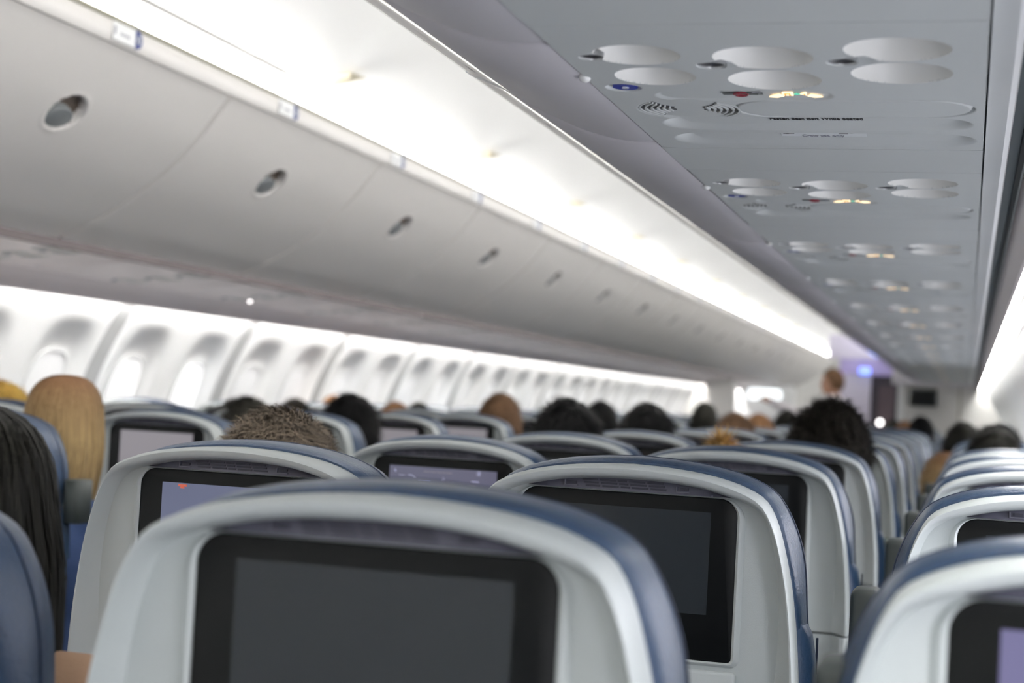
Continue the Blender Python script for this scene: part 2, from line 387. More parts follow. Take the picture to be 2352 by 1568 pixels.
# ------------------------------------------------------------------ overhead bins, left side
LP = spline([(-.497, 1.990), (-.512, 1.975), (-.547, 1.930), (-.594, 1.872), (-.653, 1.813), (-.72, 1.757), (-.794, 1.708), (-.869, 1.665), (-.93, 1.637), (-.962, 1.620), (-.972, 1.612)], 110)
BINL = 1.092; BY0 = 3.700 - BINL * 3
def left_bin():
    root = empty('overhead_bin')
    ny = 150; L = BINL - .007
    nrm = np.gradient(LP, axis=0); nrm = np.stack([-nrm[:, 1], nrm[:, 0]], 1); nrm /= np.linalg.norm(nrm, axis=1)[:, None]
    if nrm[50, 1] > 0: nrm = -nrm                    # outward = towards the aisle / down
    s = np.concatenate([[0], np.cumsum(np.linalg.norm(np.diff(LP, axis=0), axis=1))])
    sl = float(np.interp(.62, -LP[:, 0], s))
    ly = .530                                         # latch place along the bin
    v = []; f = []
    for j in range(ny + 1):
        y = .0045 + (L - .002) * j / ny
        edge = min(j, ny - j)
        for i in range(len(LP)):
            r = math.hypot((y - ly) / .054, (s[i] - sl) / .046)
            d = 0.
            if r < 1.12: k = min(max((1.12 - r) / .2, 0), 1); d = -.032 * k * k * (3 - 2 * k)
            elif r < 1.30: d = .002
            if edge == 0: d -= .016
            v.append((LP[i, 0] + nrm[i, 0] * d, y, LP[i, 1] + nrm[i, 1] * d))
    n = len(LP)
    for j in range(ny):
        for i in range(n - 1): a = j * n + i; f.append((a, a + 1, a + 1 + n, a + n))
    mb = MB(); mb.add(v, f, 'bin'); cm = mb.mi('latch_cup')
    for q, fc in enumerate(f):
        j, i = divmod(fc[0], n); yy = .0035 + L * (j + .5) / ny; ss = .5 * (s[i] + s[min(i + 1, n - 1)])
        if math.hypot((yy - ly) / .054, (ss - sl) / .046) < 1.03: mb.m[q] = cm
    door = mb.obj('door', root, angle=50)
    # bin body behind the door
    pr = [(p[0] - .030, p[1] + .034) for p in LP[:-22:9]] + [(-.985, 1.668), (-1.40, 1.70), (-1.40, 1.90), (-1.0, 1.96), (-.62, 1.985), (-.53, 1.985)]
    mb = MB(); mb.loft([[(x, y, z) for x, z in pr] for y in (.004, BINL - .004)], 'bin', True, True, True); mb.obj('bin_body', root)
    # latch: cup lining and grey paddle in the recess
    i0 = int(np.argmin(abs(s - sl))); c = np.array([LP[i0, 0], LP[i0, 1]]); nn = nrm[i0]; tt = np.array([-nn[1], nn[0]])
    if tt[1] < 0: tt = -tt                            # up along the door
    def P(u, w, d): q = c + tt * w + nn * d; return (q[0], ly + u, q[1])
    mb = MB(); m = 28
    ring = lambda r, d, q=1.: [P(.050 * r * math.cos(2 * PI * k / m), .043 * r * math.sin(2 * PI * k / m), d) for k in range(m)]
    mb.loft([ring(1.0, -.014), ring(.96, -.024), ring(.6, -.0295), ring(.02, -.030)], 'latch_cup', True, False, True)
    lt = mb.obj('latch', root)
    mb = MB()
    pad = []
    for k in range(m):
        a = 2 * PI * k / m; u = .046 * math.cos(a); w = .026 * math.sin(a) - .016
        pad.append((u * 1.06, w * 1.12))
    mb.loft([[P(u, w, -.022) for u, w in pad], [P(u, w, -.006) for u, w in pad], [P(u * .9, w * .9 - .001, -.003) for u, w in pad]], 'latch_grey', True, True, True)
    o = mb.obj('paddle', lt); o['label'] = 'grey latch paddle'
    return root
proto = left_bin()
for i in range(20):
    o = proto if i == 0 else copy_tree(proto)
    o.location = (0, BY0 + i * BINL, 0)
    tag(o, 'white curved overhead bin on the left side with round latch, %s counted from the nearest' % ORD[max(i - 2, 0)] if i >= 2 else
        ('white curved left overhead bin cut off at the frame edge, nearest of its row' if i == 1 else 'white curved left overhead bin beside the camera, outside the frame'), 'overhead bin', 'overhead bins on the left')
# label rail along the top edge of the left bins
structure(extrude_y([(-.500, 1.9945), (-.4935, 2.005), (-.491, 2.03), (-.494, 2.040), (-.50, 2.044), (-.53, 2.044), (-.53, 1.9945)], BY0, BY0 + 20 * BINL, 'bin', 'trim_10'))
structure(extrude_y([(-.4945, 2.0445), (-.4945, 2.0545), (-.51, 2.0545), (-.51, 2.0445)], BY0, BY0 + 20 * BINL, 'strip', 'trim_11'))
# end cap of the last left bin
mb = MB(); pr = [(p[0], p[1]) for p in LP[::5]] + [(-1.42, 1.70), (-1.42, 1.90), (-1.0, 1.96), (-.53, 2.045), (-.494, 2.04)]
ye = BY0 + 20 * BINL
mb.loft([[(x, ye, z) for x, z in pr], [(x, ye + .04, z) for x, z in pr]], 'bin', True, True, True); structure(mb.obj('trim_12'))
# row placards on the rail
def placard():
    root = empty('row_placard')
    mb = MB(); mb.box(0, .0025, -.072, .028, -.020, .020, 'white')
    mb.box(.0025, .003, -.068, -.060, -.008, .010, 'print_grey')
    for k in range(4): mb.box(.0025, .003, -.040 + k * .011, -.033 + k * .011, -.006, .000, 'print_grey')
    mb.obj('card', root)
    mb = MB(); n = 24; pts = []
    for k in range(n + 1):
        a = -PI / 2 + PI * k / n; pts.append((.028 + .026 * math.cos(a), .0215 * math.sin(a)))
    pts += [(.026, .0215), (.026, -.0215)]
    mb.loft([[(x, u, w) for u, w in pts] for x in (0, .0045)], 'navy', True, True, True)
    b = mb.obj('badge', root); b['label'] = 'navy rounded badge with a pale symbol'
    mb = MB(); mb.tube([(.0048, .038 + .0075 * math.cos(2 * PI * k / 16), .0075 * math.sin(2 * PI * k / 16)) for k in range(16)], .0018, 'sticker', 6, True)
    mb.box(.0045, .0055, .033, .0365, -.002, .002, 'sticker'); mb.obj('symbol', b)
    return root
pl = placard()
for i in range(14):
    o = pl if i == 0 else copy_tree(pl)
    o.location = (-.4915, 3.165 + .878 * i, 2.020); o.rotation_euler = (0, .0, 0)
    tag(o, 'white row placard with navy badge on the left bin rail, %s from the camera' % ORD[i], 'sign', 'row placards on the left bin rail')
# small cream brackets on the ceiling
def bracket():
    mb = MB(); v = [(-.055, -.015, 0), (.055, -.06, 0), (.075, .02, 0), (-.05, .03, 0), (-.045, .0, -.030), (.04, -.02, -.012), (.045, .0, -.012), (-.04, .015, -.030)]
    mb.add(v, [(0, 1, 5, 4), (1, 2, 6, 5), (2, 3, 7, 6), (3, 0, 4, 7), (4, 5, 6, 7), (3, 2, 1, 0)], 'cream')
    return mb.mesh('ceiling_bracket')
bme = bracket()
for i in range(10):
    tag(link('ceiling_bracket', bme, None, (-.415, 4.20 + 1.37 * i, 2.1455)), 'small cream wedge bracket on the white ceiling, %s from the camera' % ORD[i], 'bracket', 'cream ceiling brackets')

# ------------------------------------------------------------------ overhead bins, right side
RP = spline([(.9645, 1.5785), (.949, 1.577), (.928, 1.5785), (.905, 1.583), (.88, 1.590), (.855, 1.6), (.83, 1.611), (.806, 1.623), (.787, 1.634)], 40)
def right_bin(L):
    root = empty('overhead_bin'); g = .005
    pr = [tuple(p) for p in RP]
    mb = MB()
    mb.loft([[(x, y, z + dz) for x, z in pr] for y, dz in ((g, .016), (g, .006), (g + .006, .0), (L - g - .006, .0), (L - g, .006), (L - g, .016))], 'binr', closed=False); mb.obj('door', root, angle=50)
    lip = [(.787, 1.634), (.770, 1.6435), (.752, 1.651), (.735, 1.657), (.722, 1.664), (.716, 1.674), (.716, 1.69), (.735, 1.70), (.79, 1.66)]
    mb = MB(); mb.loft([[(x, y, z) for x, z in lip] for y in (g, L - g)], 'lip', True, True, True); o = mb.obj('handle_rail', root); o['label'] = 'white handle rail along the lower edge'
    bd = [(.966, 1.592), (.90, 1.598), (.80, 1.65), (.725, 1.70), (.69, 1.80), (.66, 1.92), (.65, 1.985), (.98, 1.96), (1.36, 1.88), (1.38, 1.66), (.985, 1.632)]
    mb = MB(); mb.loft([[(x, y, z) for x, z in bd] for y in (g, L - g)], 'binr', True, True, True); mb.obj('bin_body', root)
    return root
edges = [(.254, 1.346), (1.346, 1.857)] + [(1.857 + 1.09 * k, 1.857 + 1.09 * (k + 1)) for k in range(11)]
pb = None
for i, (a, b) in enumerate(edges):
    if i < 2: o = right_bin(b - a)
    elif pb is None: o = pb = right_bin(b - a)
    else: o = copy_tree(pb)
    o.location = (0, a, 0) if i < 2 else (0, a, -.0012)
    tag(o, ('grey curved right overhead bin, largest and nearest at the top of the frame' if i == 0 else
            'narrow grey right overhead panel between two seams, beside the first service panel' if i == 1 else
            'grey curved overhead bin above the right seats, %s after the narrow panel' % ORD[i - 2]), 'overhead bin', 'overhead bins on the right')

# ------------------------------------------------------------------ passenger service panels
PW, PLN = .369, .612
def stadium(x, y, cx, cy, hx, r):
    dx = np.maximum(np.abs(x - cx) - hx, 0); return np.sqrt(dx ** 2 + (y - cy) ** 2) / r
def sstep(a, b, x):
    t = np.clip((x - a) / (b - a), 0, 1); return t * t * (3 - 2 * t)
CUPS = [(.070, .112, .039, .040), (.070, .203, .038, .040), (.1795, .126, .0435, .045), (.179, .221, .043, .044), (.295, .098, .0445, .045), (.295, .193, .0445, .045)]
GASP = [(.028, .122, .0115), (.130, .158, .0135), (.2465, .147, .0135)]
def psu_height(X, Y, crew):
    H = np.zeros_like(X)
    for cx, cy, rx, ry in CUPS:
        r = np.sqrt(((X - cx) / rx) ** 2 + ((Y - cy) / ry) ** 2)
        h = .038 * np.clip(1 - r ** 2, 0, 1) ** .85
        H = np.maximum(H, h)
    for cx, cy, rr in GASP:
        r = np.hypot(X - cx, Y - cy) / rr; H = np.maximum(H, .006 * (1 - sstep(.85, 1.05, r)))
        r = np.hypot(X - cx - .014, Y - cy + .008) / .018; H = np.maximum(H, .003 * (1 - sstep(.3, 1.0, r)))
    r = np.hypot((X - .028), (Y - .257)) / .0175; H = np.maximum(H, .004 * (1 - sstep(.8, 1.05, r)))
    r = stadium(X, Y, .140, .298, .062, .026); H = np.maximum(H, .0022 * (1 - sstep(.75, 1.02, r)))
    r = np.hypot(X - .074, Y - .372) / .054; H = np.maximum(H, .0025 * (1 - sstep(.9, 1.02, r)))
    # oval access door: fine groove
    r = stadium(X, Y, .240, .366, .074, .043); H = np.maximum(H, .0035 * np.exp(-((r - 1) / .035) ** 2))
    r = stadium(X, Y, .1945, .452, .124, .040); H = np.maximum(H, .012 * (1 - sstep(.55, 1.0, r)) * np.clip((.497 - Y) / .05, .25, 1))
    if crew:
        r = stadium(X, Y, .1945, .550, .124, .044); H = np.maximum(H, .012 * (1 - sstep(.55, 1.0, r)) * np.clip((.600 - Y) / .06, .25, 1))
    return H
def psu_panel_mesh(crew, res=(246, 408), m='psu'):
    nx, ny = res
    xs = np.linspace(.0008, PW - .0008, nx); ys = np.linspace(0, PLN, ny)
    X, Y = np.meshgrid(xs, ys); cell = .60 * max(xs[1] - xs[0], ys[1] - ys[0])
    for cx, cy, rx, ry in CUPS:
        r = np.sqrt(((X - cx) / rx) ** 2 + ((Y - cy) / ry) ** 2)
        sn = np.abs(r - 1) * min(rx, ry) < cell
        X = np.where(sn, cx + (X - cx) / np.maximum(r, .1), X); Y = np.where(sn, cy + (Y - cy) / np.maximum(r, .1), Y)
    H = psu_height(X, Y, crew)
    H[0, :] += .004; H[-1, :] += .004; H[:, 0] += .003; H[:, -1] += .003
    v = np.stack([X, Y, H], -1).reshape(-1, 3)
    idx = np.arange(nx * ny).reshape(ny, nx)
    f = np.stack([idx[:-1, :-1], idx[1:, :-1], idx[1:, 1:], idx[:-1, 1:]], -1).reshape(-1, 4)
    me = bpy.data.meshes.new('panel'); me.from_pydata(v.tolist(), [], f.tolist()); me.materials.append(M[m]); me.materials.append(M['psu_cup'])
    C = np.zeros_like(X, bool)
    Xc = .25 * (X[:-1, :-1] + X[1:, 1:] + X[1:, :-1] + X[:-1, 1:]); Yc = .25 * (Y[:-1, :-1] + Y[1:, 1:] + Y[1:, :-1] + Y[:-1, 1:]); C = np.zeros_like(Xc, bool)
    for cx, cy, rx, ry in CUPS: C |= ((Xc - cx) / rx) ** 2 + ((Yc - cy) / ry) ** 2 < .997
    me.polygons.foreach_set('material_index', C.astype(np.int32).ravel())
    me.polygons.foreach_set('use_smooth', [True] * len(me.polygons)); me.set_sharp_from_angle(angle=math.radians(48)); me.update()
    return me
def flat(mb, pts, z, m, th=.0008):
    mb.loft([[(x, y, z) for x, y in pts], [(x, y, z + th) for x, y in pts]], m, True, True, True)
def arc_band(cx, cy, r0, r1, a0, a1, n=14, sx=1., sy=1.):
    o = [(cx + r1 * math.cos(a) * sx, cy + r1 * math.sin(a) * sy) for a in np.linspace(a0, a1, n)]
    i = [(cx + r0 * math.cos(a) * sx, cy + r0 * math.sin(a) * sy) for a in np.linspace(a1, a0, n)]
    return o + i
def make_psu(crew, panel_me, detail=True):
    root = empty('passenger_service_panel')
    link('panel', panel_me, root)
    for cx, cy, rr in GASP:
        mb = MB(); n = 20
        rg = lambda r, z: [(cx + r * math.cos(2 * PI * k / n), cy + r * math.sin(2 * PI * k / n), z) for k in range(n)]
        mb.loft([rg(rr * .95, .005), rg(rr * .92, .0008), rg(rr * .86, .0005), rg(rr * .80, .004)], 'chrome')
        mb.loft([rg(rr * .80, .0015), rg(rr * .45, .0050), rg(rr * .02, .0030)], 'vent', True, False, True)
        o = mb.obj('air_vent', root); o['label'] = 'dark round air vent'
    for cx, cy, rx, ry in CUPS[1::2]:
        mb = MB(); n = 22; q = Vector((-.30 if cx > .25 else .42 if cx > .12 else .5, .35, -1)).normalized(); a = q.orthogonal().normalized(); b = q.cross(a)
        c0 = Vector((cx + (-.009 if cx > .25 else .014), cy - .004, .020))
        rg = lambda r, d: [c0 + q * d + (a * math.cos(2 * PI * k / n) + b * math.sin(2 * PI * k / n)) * r for k in range(n)]
        mb.loft([rg(.021, -.012), rg(.021, 0), rg(.018, .0015), rg(.015, .0)], 'white', True, True, False)
        mb.loft([rg(.015, .0), rg(.004, -.002), rg(.0005, -.002)], 'white', True, False, True)
        mb.tube([c0 + q * .001 + a * -.012, c0 + q * .002 + a * .012], .0016, 'chrome', 6)
        mb.obj('reading_light', root)
    mb = MB(); flat(mb, [(.030 + .0125 * math.cos(2 * PI * k / 20), .258 + .0125 * math.sin(2 * PI * k / 20)) for k in range(20)], .0006, 'callblue', .003)
    flat(mb, [(.030 + .0035 * math.cos(2 * PI * k / 10), .258 + .0045 * math.sin(2 * PI * k / 10)) for k in range(10)], .0000, 'sticker', .0008)
    o = mb.obj('call_button', root); o['label'] = 'blue call button'
    # no smoking sign
    mb = MB(); flat(mb, [(.121, .2855), (.121, .2935), (.155, .2935), (.155, .2855)], .0004, 'signgrey')
    for k in range(3): flat(mb, [(.1558 + k * .0016, .285), (.1558 + k * .0016, .2935), (.1566 + k * .0016, .2935), (.1566 + k * .0016, .285)], .0004, 'signgrey')
    flat(mb, [(.150, .2815), (.150, .2825), (.1585, .2825), (.1585, .2815)], .0004, 'print_grey')
    mb.tube([(.1385 + .0068 * math.cos(2 * PI * k / 20), .2895 + .0092 * math.sin(2 * PI * k / 20), .0003) for k in range(20)], .0009, 'red', 6, True)
    mb.tube([(.1335, .2835, .0003), (.1435, .2955, .0003)], .0009, 'red', 6); o = mb.obj('no_smoking_sign', root); o['label'] = 'unlit no smoking sign with red ring'
    # fasten seat belt sign, lit
    mb = MB()
    flat(mb, arc_band(.184, .312, .012, .021, math.radians(200), math.radians(245)), .0004, 'sign_amber')
    flat(mb, [(.1785, .2835), (.1785, .2985), (.1885, .2985), (.1885, .2835)], .0006, 'sign_amber')
    flat(mb, [(.1805, .2865), (.1805, .2955), (.1865, .2955), (.1865, .2865)], .0000, 'sign_orange')
    flat(mb, [(.1822, .289), (.1822, .293), (.1848, .293), (.1848, .289)], -.0004, 'sign_amber')
    flat(mb, [(.1895, .291), (.1925, .2865), (.1925, .290), (.1955, .290), (.1955, .292), (.1925, .292), (.1925, .2955)], .0004, 'sign_green')
    flat(mb, [(.1955, .291), (.2015, .2835), (.2015, .2985)], .0006, 'sign_amber'); flat(mb, [(.1985, .291), (.2005, .2882), (.2005, .2938)], .0000, 'sign_orange')
    flat(mb, arc_band(.1965, .312, .012, .021, math.radians(295), math.radians(340)), .0004, 'sign_amber')
    o = mb.obj('seat_belt_sign', root); o['label'] = 'lit amber seat belt sign with green arrow'
    # loudspeaker: concentric slots on both sides
    mb = MB(); c = (.074, .372)
    flat(mb, [(c[0] + .05 * math.cos(2 * PI * k / 40), c[1] + .05 * math.sin(2 * PI * k / 40)) for k in range(40)], .0024, 'psu', .0008)
    for k in range(6):
        r = .016 + .0062 * k
        for a0 in (0, PI):
            w = math.radians(26 + 4.5 * k)
            flat(mb, arc_band(c[0], c[1], r, r + .0034, a0 - w, a0 + w), .0016, 'vent', .0012)
            flat(mb, arc_band(c[0], c[1], r + .0036, r + .0056, a0 - w, a0 + w), .0002, 'psu', .0022)
    for k in range(0): flat(mb, arc_band(c[0] + .004 * math.cos(k), c[1] + .03 * math.cos(k * 1.3), .0001, .0012, 0, 2 * PI - .01, 8), .0014, 'vent', .0008)
    o = mb.obj('loudspeaker', root); o['label'] = 'round speaker grille of curved slots'
    if crew:
        F = Matrix.Rotation(PI, 4, 'X')
        def T(body, x, y, z, w, h, m, bold=0., name='lettering'):
            o = link(name, text_mesh(body, w, h, m, name, bold), root, (x, y, z)); o.rotation_euler = (PI, 0, 0); return o
        o = T('Fasten Seat Belt While Seated', .1955, .457, .0070, .098, .0150, 'print', .012); o['label'] = 'black lettering Fasten Seat Belt While Seated'
        mb = MB()
        for k, (a, b) in enumerate(((.208, .213), (.2145, .2185), (.2245, .229), (.230, .2335), (.2345, .238))): flat(mb, [(a, .4345), (a, .4372), (b, .4372), (b, .4345)], .0074, 'print')
        mb.obj('worn_lettering', root)  # short black bars, ghost fragments above the lettering
        mb = MB(); flat(mb, [(.149, .541), (.147, .578), (.2425, .574), (.2425, .538)], .0068, 'sticker')
        st = mb.obj('crew_sticker', root); st['label'] = 'pale sticker reading Crew use only'
        o = link('sticker_lettering', text_mesh('Crew use only', .0465, .0175, 'print_grey', 'sticker_lettering', .006), st, (.1945, .562, .0063)); o.rotation_euler = (PI, 0, 0)
        mb = MB(); flat(mb, [(.1505, .5430), (.1515, .5465), (.156, .5475), (.1585, .546), (.1635, .546), (.1635, .5430)], .0062, 'print', .0006)
        flat(mb, [(.212, .539), (.213, .5455), (.2225, .546), (.2235, .5425), (.227, .5435), (.2365, .540), (.2365, .5385), (.224, .5385)], .0062, 'print', .0006); mb.obj('sticker_mark', st)
    return root
PP = .787
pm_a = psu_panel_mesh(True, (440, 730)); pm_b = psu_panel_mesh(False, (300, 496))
zP = 1.5765
pa = make_psu(True, pm_a); pa.location = (.965, 1.27, zP)
tag(pa, 'grey service panel nearest the camera, with readable Fasten Seat Belt lettering and crew sticker', 'service panel', 'service panels above the right seats')
pbm = make_psu(False, pm_b)
for i in range(1, 16):
    o = pbm if i == 1 else copy_tree(pbm)
    o.location = (.965, 1.27 + PP * i, zP)
    tag(o, 'grey service panel above the right seats, %s from the camera, lit belt sign' % ORD[i], 'service panel', 'service panels above the right seats')
# one more behind the camera's view for the strip overhead, and plain filler panels between
mb = MB(); mb.box(.0008, PW - .0008, .0015, PP - PLN - .0015, 0, .012, 'psu'); fme = mb.mesh('ceiling_filler_panel')
mb = MB(); mb.box(.0008, PW - .0008, -1.5, -.0015, 0, .012, 'psu')
o = mb.obj('ceiling_filler_panel'); o.location = (.965, 1.27, zP); tag(o, 'plain grey filler panel nearest the camera, at the top edge of the frame', 'panel')
for i in range(16):
    tag(link('ceiling_filler_panel', fme, None, (.965, 1.27 + PP * i + PLN, zP)), 'plain grey filler panel between service panels, %s gap from the camera' % ORD[i], 'panel', 'filler panels above the right seats')
# round fasteners along the bin edge
mb = MB(); mb.ellipsoid((0, 0, 0), (.0055, .0075, .0045), 'white', 14, 8); rme = mb.mesh('ceiling_fastener')
for i in range(10):
    tag(link('ceiling_fastener', rme, None, (.966, 1.479 + .7385 * i, 1.5765)), 'tiny white fastener on the right bin edge, %s from the camera' % ORD[i], 'ceiling_fastener', 'fasteners along the right bin edge')
# left service panels, seen almost edge on
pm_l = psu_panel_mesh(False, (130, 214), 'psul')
def left_psu():
    root = empty('passenger_service_panel'); link('panel', pm_l, root)
    for cx, cy, rr in GASP:
        mb = MB(); n = 14
        rg = lambda r, z: [(cx + r * math.cos(2 * PI * k / n), cy + r * math.sin(2 * PI * k / n), z) for k in range(n)]
        mb.loft([rg(rr * .95, .004), rg(rr * .92, -.001), rg(rr * .66, .0), rg(rr * .1, .004)], 'chrome', True, False, True); mb.obj('air_vent', root)
    return root
lp = left_psu()
mb = MB(); mb.box(.0008, PW - .0008, .0015, PP - PLN - .0015, 0, .012, 'psul'); fml = mb.mesh('ceiling_filler_panel')
for i in range(26):
    y = 2.10 + PP * i
    o = lp if i == 0 else copy_tree(lp)
    o.location = (-1.335, y, 1.569); o.rotation_euler = (0, -.0976, 0)
    tag(o, 'pale service panel above the left seats, %s from the camera' % ORD[i], 'service panel', 'service panels above the left seats')
    f_ = link('ceiling_filler_panel', fml, None, (-1.335, y + PLN, 1.569)); f_.rotation_euler = (0, -.0976, 0)
    tag(f_, 'pale filler panel above the left seats, %s from the camera' % ORD[i], 'panel', 'filler panels above the left seats')
structure(extrude_y([(-.964, 1.597), (-.9685, 1.595), (-.972, 1.599), (-.972, 1.625), (-.964, 1.625)], 2.1, 22.5, 'binlip', 'trim_13'))
mb = MB(); mb.ellipsoid((0, 0, 0), (.007, .007, .004), 'paxlamp', 14, 8); o = mb.obj('ceiling_status_light'); o.location = (-1.269, 5.515, 1.574)
tag(o, 'small bright round lamp on the pale panel above the left seats', 'light')

# ------------------------------------------------------------------ seats
OH = [(0, .032), (.04, .0302), (.08, .0258), (.112, .0190), (.136, .0100), (.149, .0015), (.157, -.0095), (.165, -.0275), (.173, -.055), (.181, -.09), (.187, -.13), (.1925, -.18), (.1955, -.236)]
CH = [(0, .0165), (.04, .0153), (.075, .0118), (.10, .0068), (.122, .0008), (.137, -.0055), (.148, -.0145), (.156, -.030), (.163, -.055), (.168, -.085), (.1705, -.12), (.1705, -.15), (.169, -.19), (.1665, -.236)]
NH = 44
O_h = spline(OH, NH); C_h = spline(CH, NH)
def full(h): return np.concatenate([np.stack([-h[::-1, 0], h[::-1, 1]], 1), h[1:]], 0)
Of, Cf = full(O_h), full(C_h)
tpar = np.abs(np.linspace(-1, 1, 2 * NH - 1))           # 0 at the top centre, 1 at the lower ends
topw = 1 - np.clip((tpar - .30) / .22, 0, 1); topw = topw * topw * (3 - 2 * topw)
def shell_loop(frac, y, nudge=0.):
    """points between outer outline (0) and inner crease (1); negative frac grows outward"""
    fr = np.asarray(frac) * np.ones(len(Of))
    p = Of * (1 - fr[:, None]) + Cf * fr[:, None]
    return [(p[i, 0], float(np.asarray(y) if np.ndim(y) == 0 else y[i]), p[i, 1]) for i in range(len(p))]
def mixf(side, top): return side * (1 - topw) + top * topw
def seat_shell():
    mb = MB()
    loops = [shell_loop(.02, .030), shell_loop(0., .020), shell_loop(-.01, .0), shell_loop(mixf(.01, .01), -.018), shell_loop(mixf(.05, .10), -.027), shell_loop(mixf(.13, .28), -.0305),
             shell_loop(mixf(.22, .55), mixf(-.030, -.0295)), shell_loop(mixf(.34, .78), mixf(-.0245, -.0265)), shell_loop(mixf(.55, .92), mixf(-.014, -.018)), shell_loop(mixf(.80, .99), mixf(-.006, -.008)), shell_loop(1., -.002)]
    mb.loft(loops, 'shell', closed=False)
    # plate between the two inner creases
    n = len(Cf); K = 10; rows = []
    for i in range(NH):
        l = C_h[i]
        rows.append([(-l[0] + 2 * l[0] * k / K, -.002 + (.004 * math.sin(PI * k / K) if l[1] < -.02 else 0) * 0, l[1]) for k in range(K + 1)])
    mb.loft(rows, 'shell', closed=False)
    # thin raised surround of the screen
    def rr(hx, z0, z1, rt, rb, y):
        pts = []
        for (cx, cz, r, a0) in ((hx - rt, z1 - rt, rt, 0), (-hx + rt, z1 - rt, rt, PI / 2), (-hx + rb, z0 + rb, rb, PI), (hx - rb, z0 + rb, rb, 1.5 * PI)):
            for k in range(9): a = a0 + PI / 2 * k / 8; pts.append((cx + r * math.cos(a), y, cz + r * math.sin(a)))
        return pts
    mb.loft([rr(.1305, -.180, .0022, .026, .010, -.0015), rr(.128, -.178, .0019, .0245, .008, -.0058), rr(.1245, -.1762, .0016, .022, .006, -.0068), rr(.1218, -.1745, .0012, .020, .005, -.0045)], 'shell')
    return mb.mesh('back_shell', angle=46), rr
shell_me, RR = seat_shell()
def bezel_mesh():
    mb = MB(); mb.loft([RR(.1218, -.1745, .0012, .020, .005, -.001), RR(.1218, -.1745, .0012, .020, .005, -.0035), RR(.1205, -.1735, .0002, .019, .004, -.0045)], 'bezel', True, True, True); return mb.mesh('screen_bezel')
def display_mesh():
    mb = MB(); mb.box(-.0930, .0930, -.0049, -.0035, -.1250, -.0145, 'display'); return mb.mesh('display')
def grille_meshes():
    mb = MB(); h = C_h[C_h[:, 0] < .121]; 
    top = [(-p[0], -.0035, p[1] - .0006) for p in h[::-1]] + [(p[0], -.0035, p[1] - .0006) for p in h[1:]]
    bot = [(p[0] * .99, -.0075, .0028) for p in top]
    mb.loft([[(p[0], -.001, p[2]) for p in top], top, bot, [(p[0], -.001, p[2]) for p in bot]], 'grille', closed=False)
    base = mb.mesh('vent_grille', angle=30)
    mb = MB()
    cols = [(-.049, -.033), (-.030, -.012), (-.0095, .0005), (.003, .021), (.0235, .041)]
    for r, (z0, z1) in enumerate(((.0118, .0138), (.0086, .0106), (.0054, .0074))):
        for (a, b) in cols:
            sh = .002 * (r - 1); yy = -.0035 - (.0150 - z0) / .0125 * .004
            mb.box(a + sh, b + sh, yy - .0011, yy + .003, z0, z1, 'slot')
    for sx in (-1, 1):
        mb.box(sx * .0625 - .0075, sx * .0625 + .0065, -.0085, -.003, .0048, .0060, 'grille'); mb.box(sx * .0625 - .0085, sx * .0625 - .007, -.0085, -.003, .0048, .0110, 'grille')
        mb.box(sx * .0625 - .004, sx * .0625 + .005, -.0078, -.003, .0070, .0100, 'slot')
    return base, mb.mesh('slot_row', fix=True)
def outline_scaled(dx, dz, shrink=0.):
    """the seat outline grown by dx sideways and dz upwards"""
    P = Of.copy(); nrm = np.gradient(P, axis=0); nrm = np.stack([-nrm[:, 1], nrm[:, 0]], 1); nrm /= np.linalg.norm(nrm, axis=1)[:, None]
    if nrm[len(P) // 2, 1] < 0: nrm = -nrm
    return P + nrm * np.array([dx, dz]) - nrm * shrink
def headrest_mesh():
    mb = MB(); loops = []
    for dx, dz, y, cut in ((-.006, -.006, .0215, 0), (.0, .0025, .0215, 0), (.0035, .0055, .027, 0), (.0055, .0072, .040, 0), (.0065, .0078, .060, 0), (.0060, .0070, .082, 0), (.001, .0035, .105, 0), (-.010, -.005, .122, 0), (-.03, -.02, .131, 0), (-.07, -.045, .134, 0)):
        P = outline_scaled(dx, dz)
        # side wings swell a little below the shoulder
        sw = np.exp(-((P[:, 1] + .055) / .045) ** 2) * .006 * min(max((y - .03) / .05, 0), 1)
        loops.append([(P[i, 0] + math.copysign(sw[i], P[i, 0]) * (abs(P[i, 0]) > .1), y, P[i, 1]) for i in range(len(P))])
    mb.loft(loops, 'leather', closed=False)
    L = loops[-1]; n = len(L)
    mb.add(L, [(i, i + 1, n - 2 - i, n - 1 - i) for i in range(n // 2 - 1)] + [(n // 2 - 1, n // 2, n // 2 + 1)], 'leather')
    return mb.mesh('headrest_cushion', angle=60)
def seam_mesh():
    P = outline_scaled(.0063, .0072); y = .078
    P = P[6:-6]
    sw = np.exp(-((P[:, 1] + .055) / .045) ** 2) * .006
    mb = MB(); mb.tube([(P[i, 0] + math.copysign(sw[i], P[i, 0]) * (abs(P[i, 0]) > .1), y, P[i, 1] - .0003) for i in range(0, len(P), 1)], .0012, 'leather_dark', 6)
    return mb.mesh('seam')
